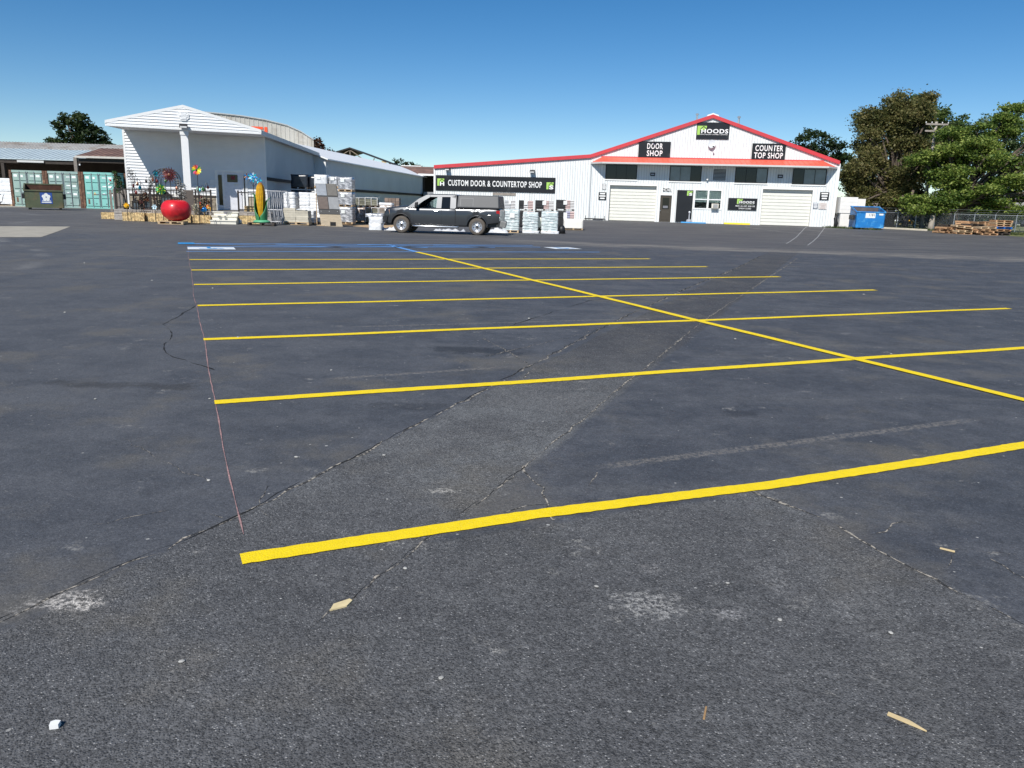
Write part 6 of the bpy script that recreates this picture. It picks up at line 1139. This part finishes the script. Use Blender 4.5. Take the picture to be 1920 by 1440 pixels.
# big olive brown oak
tree('oak_tree','large olive brown oak right of the shop behind the blue dumpster',31.2,66.5,3.4,.34,boughs([(-1.9,.3,4.3,2.4,2.2,1.7,1),(-3.0,.5,2.9,1.6,1.6,1.0,.8),(.4,-.6,4.0,2.2,2.0,1.7,1),(-1.2,0,6.6,2.2,2.0,1.6,1),(1.3,.3,7.4,2.0,2.0,1.7,1),(.2,0,9.0,1.6,1.5,1.4,.7),(-2.8,.2,8.0,1.0,1.0,1.3,.4),(2.6,.2,5.6,1.8,1.8,1.5,.8),(-.7,-1.0,2.6,1.9,1.5,.9,.8),(1.6,-.8,2.3,1.7,1.5,.9,.7),(-3.7,-.3,1.9,1.3,1.3,.7,.7),(-3.5,.2,4.4,1.3,1.2,1.0,.6),(-.3,0,9.7,1.2,1.1,1.0,.6),(-2.3,0,8.7,.9,.9,1.1,.5),(1.5,0,9.4,1.2,1.2,1.1,.5)],86,.8,.62,5),5400,.10,lo_,11,clump=.42)
tree('maple_tree','tall greener maple rising behind the olive oak',37.2,77,5.0,.3,[(0,0,10.0,1.7,1.7,1.9,.8),(-1.8,0,8.9,1.6,1.6,1.7,.7),(1.6,0,8.2,1.7,1.7,1.8,.7),(.2,0,6.6,2.4,2.2,1.6,.8),(3.2,0,6.6,1.6,1.6,1.6,.6),(3.4,0,8.4,1.5,1.5,1.4,.6),(1.8,0,9.6,1.4,1.4,1.4,.6),(4.8,0,7.6,1.4,1.4,1.3,.5)],4600,.13,lmid,12)
tree('bright_tree','bright green broad tree over the pallet heap and fence',33.6,61.2,2.4,.36,boughs([(-1.0,-.3,4.7,2.0,2.0,1.5,1),(1.2,-.6,5.4,2.2,2.0,1.5,1),(-1.9,-.5,2.7,2.0,1.7,.85,.9),(.7,-1.0,2.7,2.2,1.8,1.0,1),(3.2,-.6,3.3,2.2,2.0,1.4,1),(3.6,-.3,5.6,2.2,2.0,1.6,1),(5.8,-.3,4.3,2.2,2.0,1.8,1),(5.6,0,6.8,2.2,2.0,1.7,.9),(7.2,0,7.6,1.9,1.8,1.5,.7),(2.1,-1.2,1.9,1.5,1.2,.6,.5),(-2.6,-.4,1.75,1.0,.9,.35,.3),(.2,0,6.6,1.8,1.7,1.2,.9),(2.6,.2,7.4,2.0,1.8,1.3,1),(4.6,.2,8.3,2.0,1.8,1.2,.9),(-1.8,.2,5.2,1.3,1.3,1.0,.6),(6.8,0,2.6,2.0,1.6,1.0,.9),(4.4,-.6,1.7,1.6,1.2,.6,.5),(-1.4,.2,3.7,1.2,1.2,.9,.6),(-.2,.2,3.5,1.2,1.2,.8,.6)],92,.95,.34,6),5200,.095,lgreen,13,clump=.45,flat=.4)
tree('dark_tree','dark green tree just above the right shop eave',33.6,93,4.5,.3,[(0,0,8.7,1.9,1.8,1.5,.8),(-2.0,0,7.3,1.5,1.5,1.4,.6),(2.0,0,7.8,1.9,1.8,1.7,.8),(.3,0,6.2,2.6,2.2,1.6,.8),(3.6,0,6.3,1.7,1.6,1.5,.6)],2200,.16,ldark,14,clump=.5)
tree('far_right_tree','pale green tree at the far right edge of the photo',48.0,82,5,.3,[(0,0,9.6,1.9,1.8,1.8,.8),(-2.0,0,8.0,1.7,1.6,1.7,.7),(2.2,0,9.8,2.0,1.8,2.2,.8),(.4,0,6.6,2.4,2.2,1.8,.8),(3.6,0,7,2.2,2,2,.8)],2600,.14,lpale,15)
tree('slim_dark_tree','thin dark tree with sparse top between bright tree and pale tree',43.2,80,6,.22,[(0,0,9.4,.9,.9,1.3,.4),(-1.0,0,7.6,1.2,1.1,1.3,.5),(.9,0,7.2,1.2,1.1,1.3,.5)],2000,.13,lmid,16)
tree('left_tree','dark lobed tree above the pole shed roof',-49.6,91,5.2,.35,[(.4,0,8.6,1.2,1.2,.95,.7),(1.9,0,7.4,1.3,1.2,1.1,.8),(-.6,0,7.2,1.3,1.2,1.0,.7),(-2.4,0,6.2,1.3,1.2,.6,.6),(1.2,0,6.2,1.7,1.3,.8,.7),(-2.1,0,8.2,.7,.6,.35,.2),(3.0,0,6.1,.9,.9,.6,.4),(-1.2,0,8.9,.5,.5,.5,.2)],2300,.15,ldark,17,clump=.34)
tree('russet_tree','dark russet tree showing between arched barn and grey hall',-21.1,86,4.6,.25,[(-.5,0,6.4,.8,.8,.75,.7),(.5,0,5.6,.8,.8,.6,.6),(-1.4,0,5.4,.8,.8,.6,.5)],1500,.14,lred,18)
tree('left_tree','small dark treetop between pole shed and showroom',-44.0,92,4.0,.2,[(0,0,5.5,1.3,1.0,.75,.6),(-2.2,0,5.3,.9,.8,.5,.3)],900,.14,ldark,19)
tree('distant_tree','tiny dark treetop right of the open truss barn',-17.5,122,4,.2,[(0,0,6.5,1.4,1,.8,.6),(2.2,0,5.9,1.2,1,.6,.4)],900,.16,ldark,20)
for i,(x,y,h,l) in enumerate(((36,70,2.4,'dark undergrowth bush behind the fence, left of the stump'),(39.5,72,2.6,'dark undergrowth bush behind the fence, behind the pallet heap'),(32,72.5,2.6,'dark undergrowth bush behind the blue dumpster'),(43.5,73,2.4,'dark undergrowth bush behind the fence at the right edge'))):
    t=thing('bush',l,'bush',(x,y,.3),0); crownmesh('foliage',[(0,0,h*.55,1.7,1.2,h*.5,1),(1.2,0,h*.4,1.2,1,h*.4,.7),(-1.3,0,h*.4,1.2,1,h*.4,.7)],1500,.12,ldark if i%2 else lo_,t,30+i); MB().tube([(0,0,-.05),(0,0,h*.6)],[.08,.03],6).build('stem',bark,t)
# second trunk, stump
t=tag(MB().tube([(0,0,-.05),(.02,0,.35),(.06,0,.75),(.08,.02,1.15)],[.24,.19,.19,.17],9).build('tree_stump',barkp,loc=(31.55,60.6,gz(31.5,60.6)),smooth=True),'weathered pale trunk stump left of the pallet heap','stump')
t=thing('bare_trunk','dark leaning double trunk under the bright tree','trunk',(30.4,62.2,.3),0); MB().tube([(0,0,-.05),(.1,0,1.2),(.35,.2,3.0)],[.2,.14,.1],8).build('trunk',bark,t,smooth=True); MB().tube([(.25,0,-.05),(-.1,0,.9),(-.4,.2,2.6)],[.12,.09,.06],7).build('side_trunk',bark,t,smooth=True)
# utility pole
t=thing('utility_pole','wooden utility pole with double crossarm among the right trees','utility pole',(32.05,62.9,.3),0); MB().tube([(0,0,-.1),(0,0,8.15)],[.15,.10],9).build('pole',barkp,t,smooth=True)
for z in (7.95,7.45): bx('crossarm',graywood,t,-.85,.85,-.16,-.11,z-.06,z+.06); 
for x in (-.85,-.4,.4,.85): MB().lathe([(.03,0),(.05,.04),(.03,.12)],8,(x,-.13,8.012)).build('insulator',grayfascia,t)
for s in (-1,1): MB().tube([(s*.55,-.17,7.9),(0,-.15,7.3)],.02,5).build('brace',galv,t)
for i,z in enumerate((8.15,7.8,7.5)):
    pts=[(32.3+.3*i+34*k_/10,62.8+9*k_/10,z+.3-1.0*math.sin(math.pi*k_/10)+.8*k_/10) for k_ in range(11)]
    tag(MB().tube(pts,.012,4).build('power_line',blackm),('top','middle','lowest')[i]+' thin power line running right from the utility pole','power line')
# things far beyond the fence
def house(label,x,y,w,d,h,m,rm,rz=0):
    t=thing('far_house',label,'house',(x,y,.28),rz); bx('wall',m,t,-w/2,w/2,0,d,0,h); MB().prism([(-w/2-.3,h),(w/2+.3,h),(w/2+.3,h+.1),(0,h+w*.22),(-w/2-.3,h+.1)],'y',-.3,d+.3).build('roof',rm,t)
    for x_ in (-w*.3,w*.05): bx('window',glassd,t,x_,x_+.9,-.03,-.005,h*.4,h*.8)
house('low pale house far beyond the fence at the right edge',84,128,14,8,2.3,vinyl,M('far_roof',(.3,.29,.28),.7)); house('small white house far beyond the lawn under the trees',60,132,9,7,2.2,vinyl,M('far_roof2',(.24,.2,.18),.7))
def fcar(label,x,y,rz,m):
    t=thing('parked_car',label,'car',(x,y,.28),rz); MB().prism([(-2.2,.3),(2.2,.3),(2.25,.75),(1.4,.85),(.8,1.38),(-1.1,1.4),(-1.8,.92),(-2.2,.85)],'y',-.85,.85).build('body',m,t,bevel=.06); MB().prism([(1.2,.88),(.75,1.3),(-1.0,1.32),(-1.5,.94)],'y',-.87,.87).build('window',glassd,t)
    for wx in (-1.4,1.4):
        for s in (-1,1): MB().tube([(wx,s*.7,.31),(wx,s*.88,.31)],.31,12).build('wheel',plas,t)
fcar('dark parked car far beyond the fence at the right edge',63.5,101,R(5),M('car_dark',(.05,.055,.065),.3,.3)); fcar('silver parked car far beyond the fence, next to the dark car',66.9,104,R(8),M('car_silver',(.5,.51,.52),.3,.4))
t=thing('play_structure','orange roofed play structure across the lawn behind the fence','playset',(44.2,93,.28),0)
for x in (-1,1):
    for y in (0,1.6): MB().tube([(x,y,0),(x,y,2.2)],.06,6).build('post',oc['orange'],t)
MB().prism([(-1.4,1.75),(1.4,1.75),(0,2.5)],'y',-.2,1.8).build('roof',M('play_orange',(.60,.20,.06),.6),t); bx('platform',wood,t,-1,1,0,1.6,1.0,1.08); MB().tube([(1,.8,1.05),(2.6,.8,.1)],.15,6).build('slide',oc['yellow'],t)
w=crownmesh('woods',[(x,y,z,7,4,3.2,1) for x,y,z in [(70+i*11,150+((i*37)%20),3.2) for i in range(9)]+[(-95+i*9,150,2.2) for i in range(9)]],900,.5,ldark,None,44,1.1); tag(w,'distant belt of dark trees along the horizon','woods',None,'stuff')
# weeds along edges
wd_=leafmat('weed',(.03,.06,.015),(.08,.12,.03),(.22,.20,.09),.3); g=MB(); rw=random.Random(9)
def tuft(x,y,h,n=9):
    for _ in range(n):
        a=rw.uniform(0,6.3); b=rw.uniform(.1,.6)*h; px,py=x+rw.uniform(-.1,.1),y+rw.uniform(-.1,.1); z=gz(px,py); c=Vector((math.cos(a),math.sin(a),0))*.02; g.add([Vector((px,py,z))-c,Vector((px,py,z))+c,Vector((px+b*math.cos(a+1.5),py+b*math.sin(a+1.5),z+h*rw.uniform(.6,1.1)))],[(0,1,2)])
for i in range(150): k_=rw.random(); tuft(23.4+k_*2.3+rw.uniform(-.3,.3),59.6-k_*2.6+rw.uniform(-.5,.3),rw.uniform(.06,.22))
for i in range(420): k_=rw.random(); tuft(33.6+k_*4.5,55.2-k_*3+rw.uniform(-.3,4),rw.uniform(.08,.24))
for i in range(260): k_=rw.random(); tuft(28.6+k_*3,62.8-k_*5.4+rw.uniform(.3,3),rw.uniform(.05,.18))
tag(g.build('weeds',wd_),'weeds and rough grass along the lot edge','weeds',None,'stuff')
# left: white sacks and rack under the pole shed
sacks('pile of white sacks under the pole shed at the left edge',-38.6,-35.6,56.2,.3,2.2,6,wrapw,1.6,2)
t=thing('wire_cart','low black wire cart left of the containers','cart',(-36.3,54.9,.33),0)
for z in (.25,.75): MB().tube([(-1,0,z),(.7,0,z)],.03,5).build('rail',darkmetal,t)
for i in range(6): MB().tube([(-1+.34*i,0,.25),(-.83+.34*i,0,.75)],.02,5).build('brace',darkmetal,t); 
for x in (-.7,.4): MB().lathe([(.18,-.04),(.2,0),(.18,.04)],12,(x,.02,.2),M=Matrix.Rotation(R(90),3,'X')).build('wheel',plas,t)
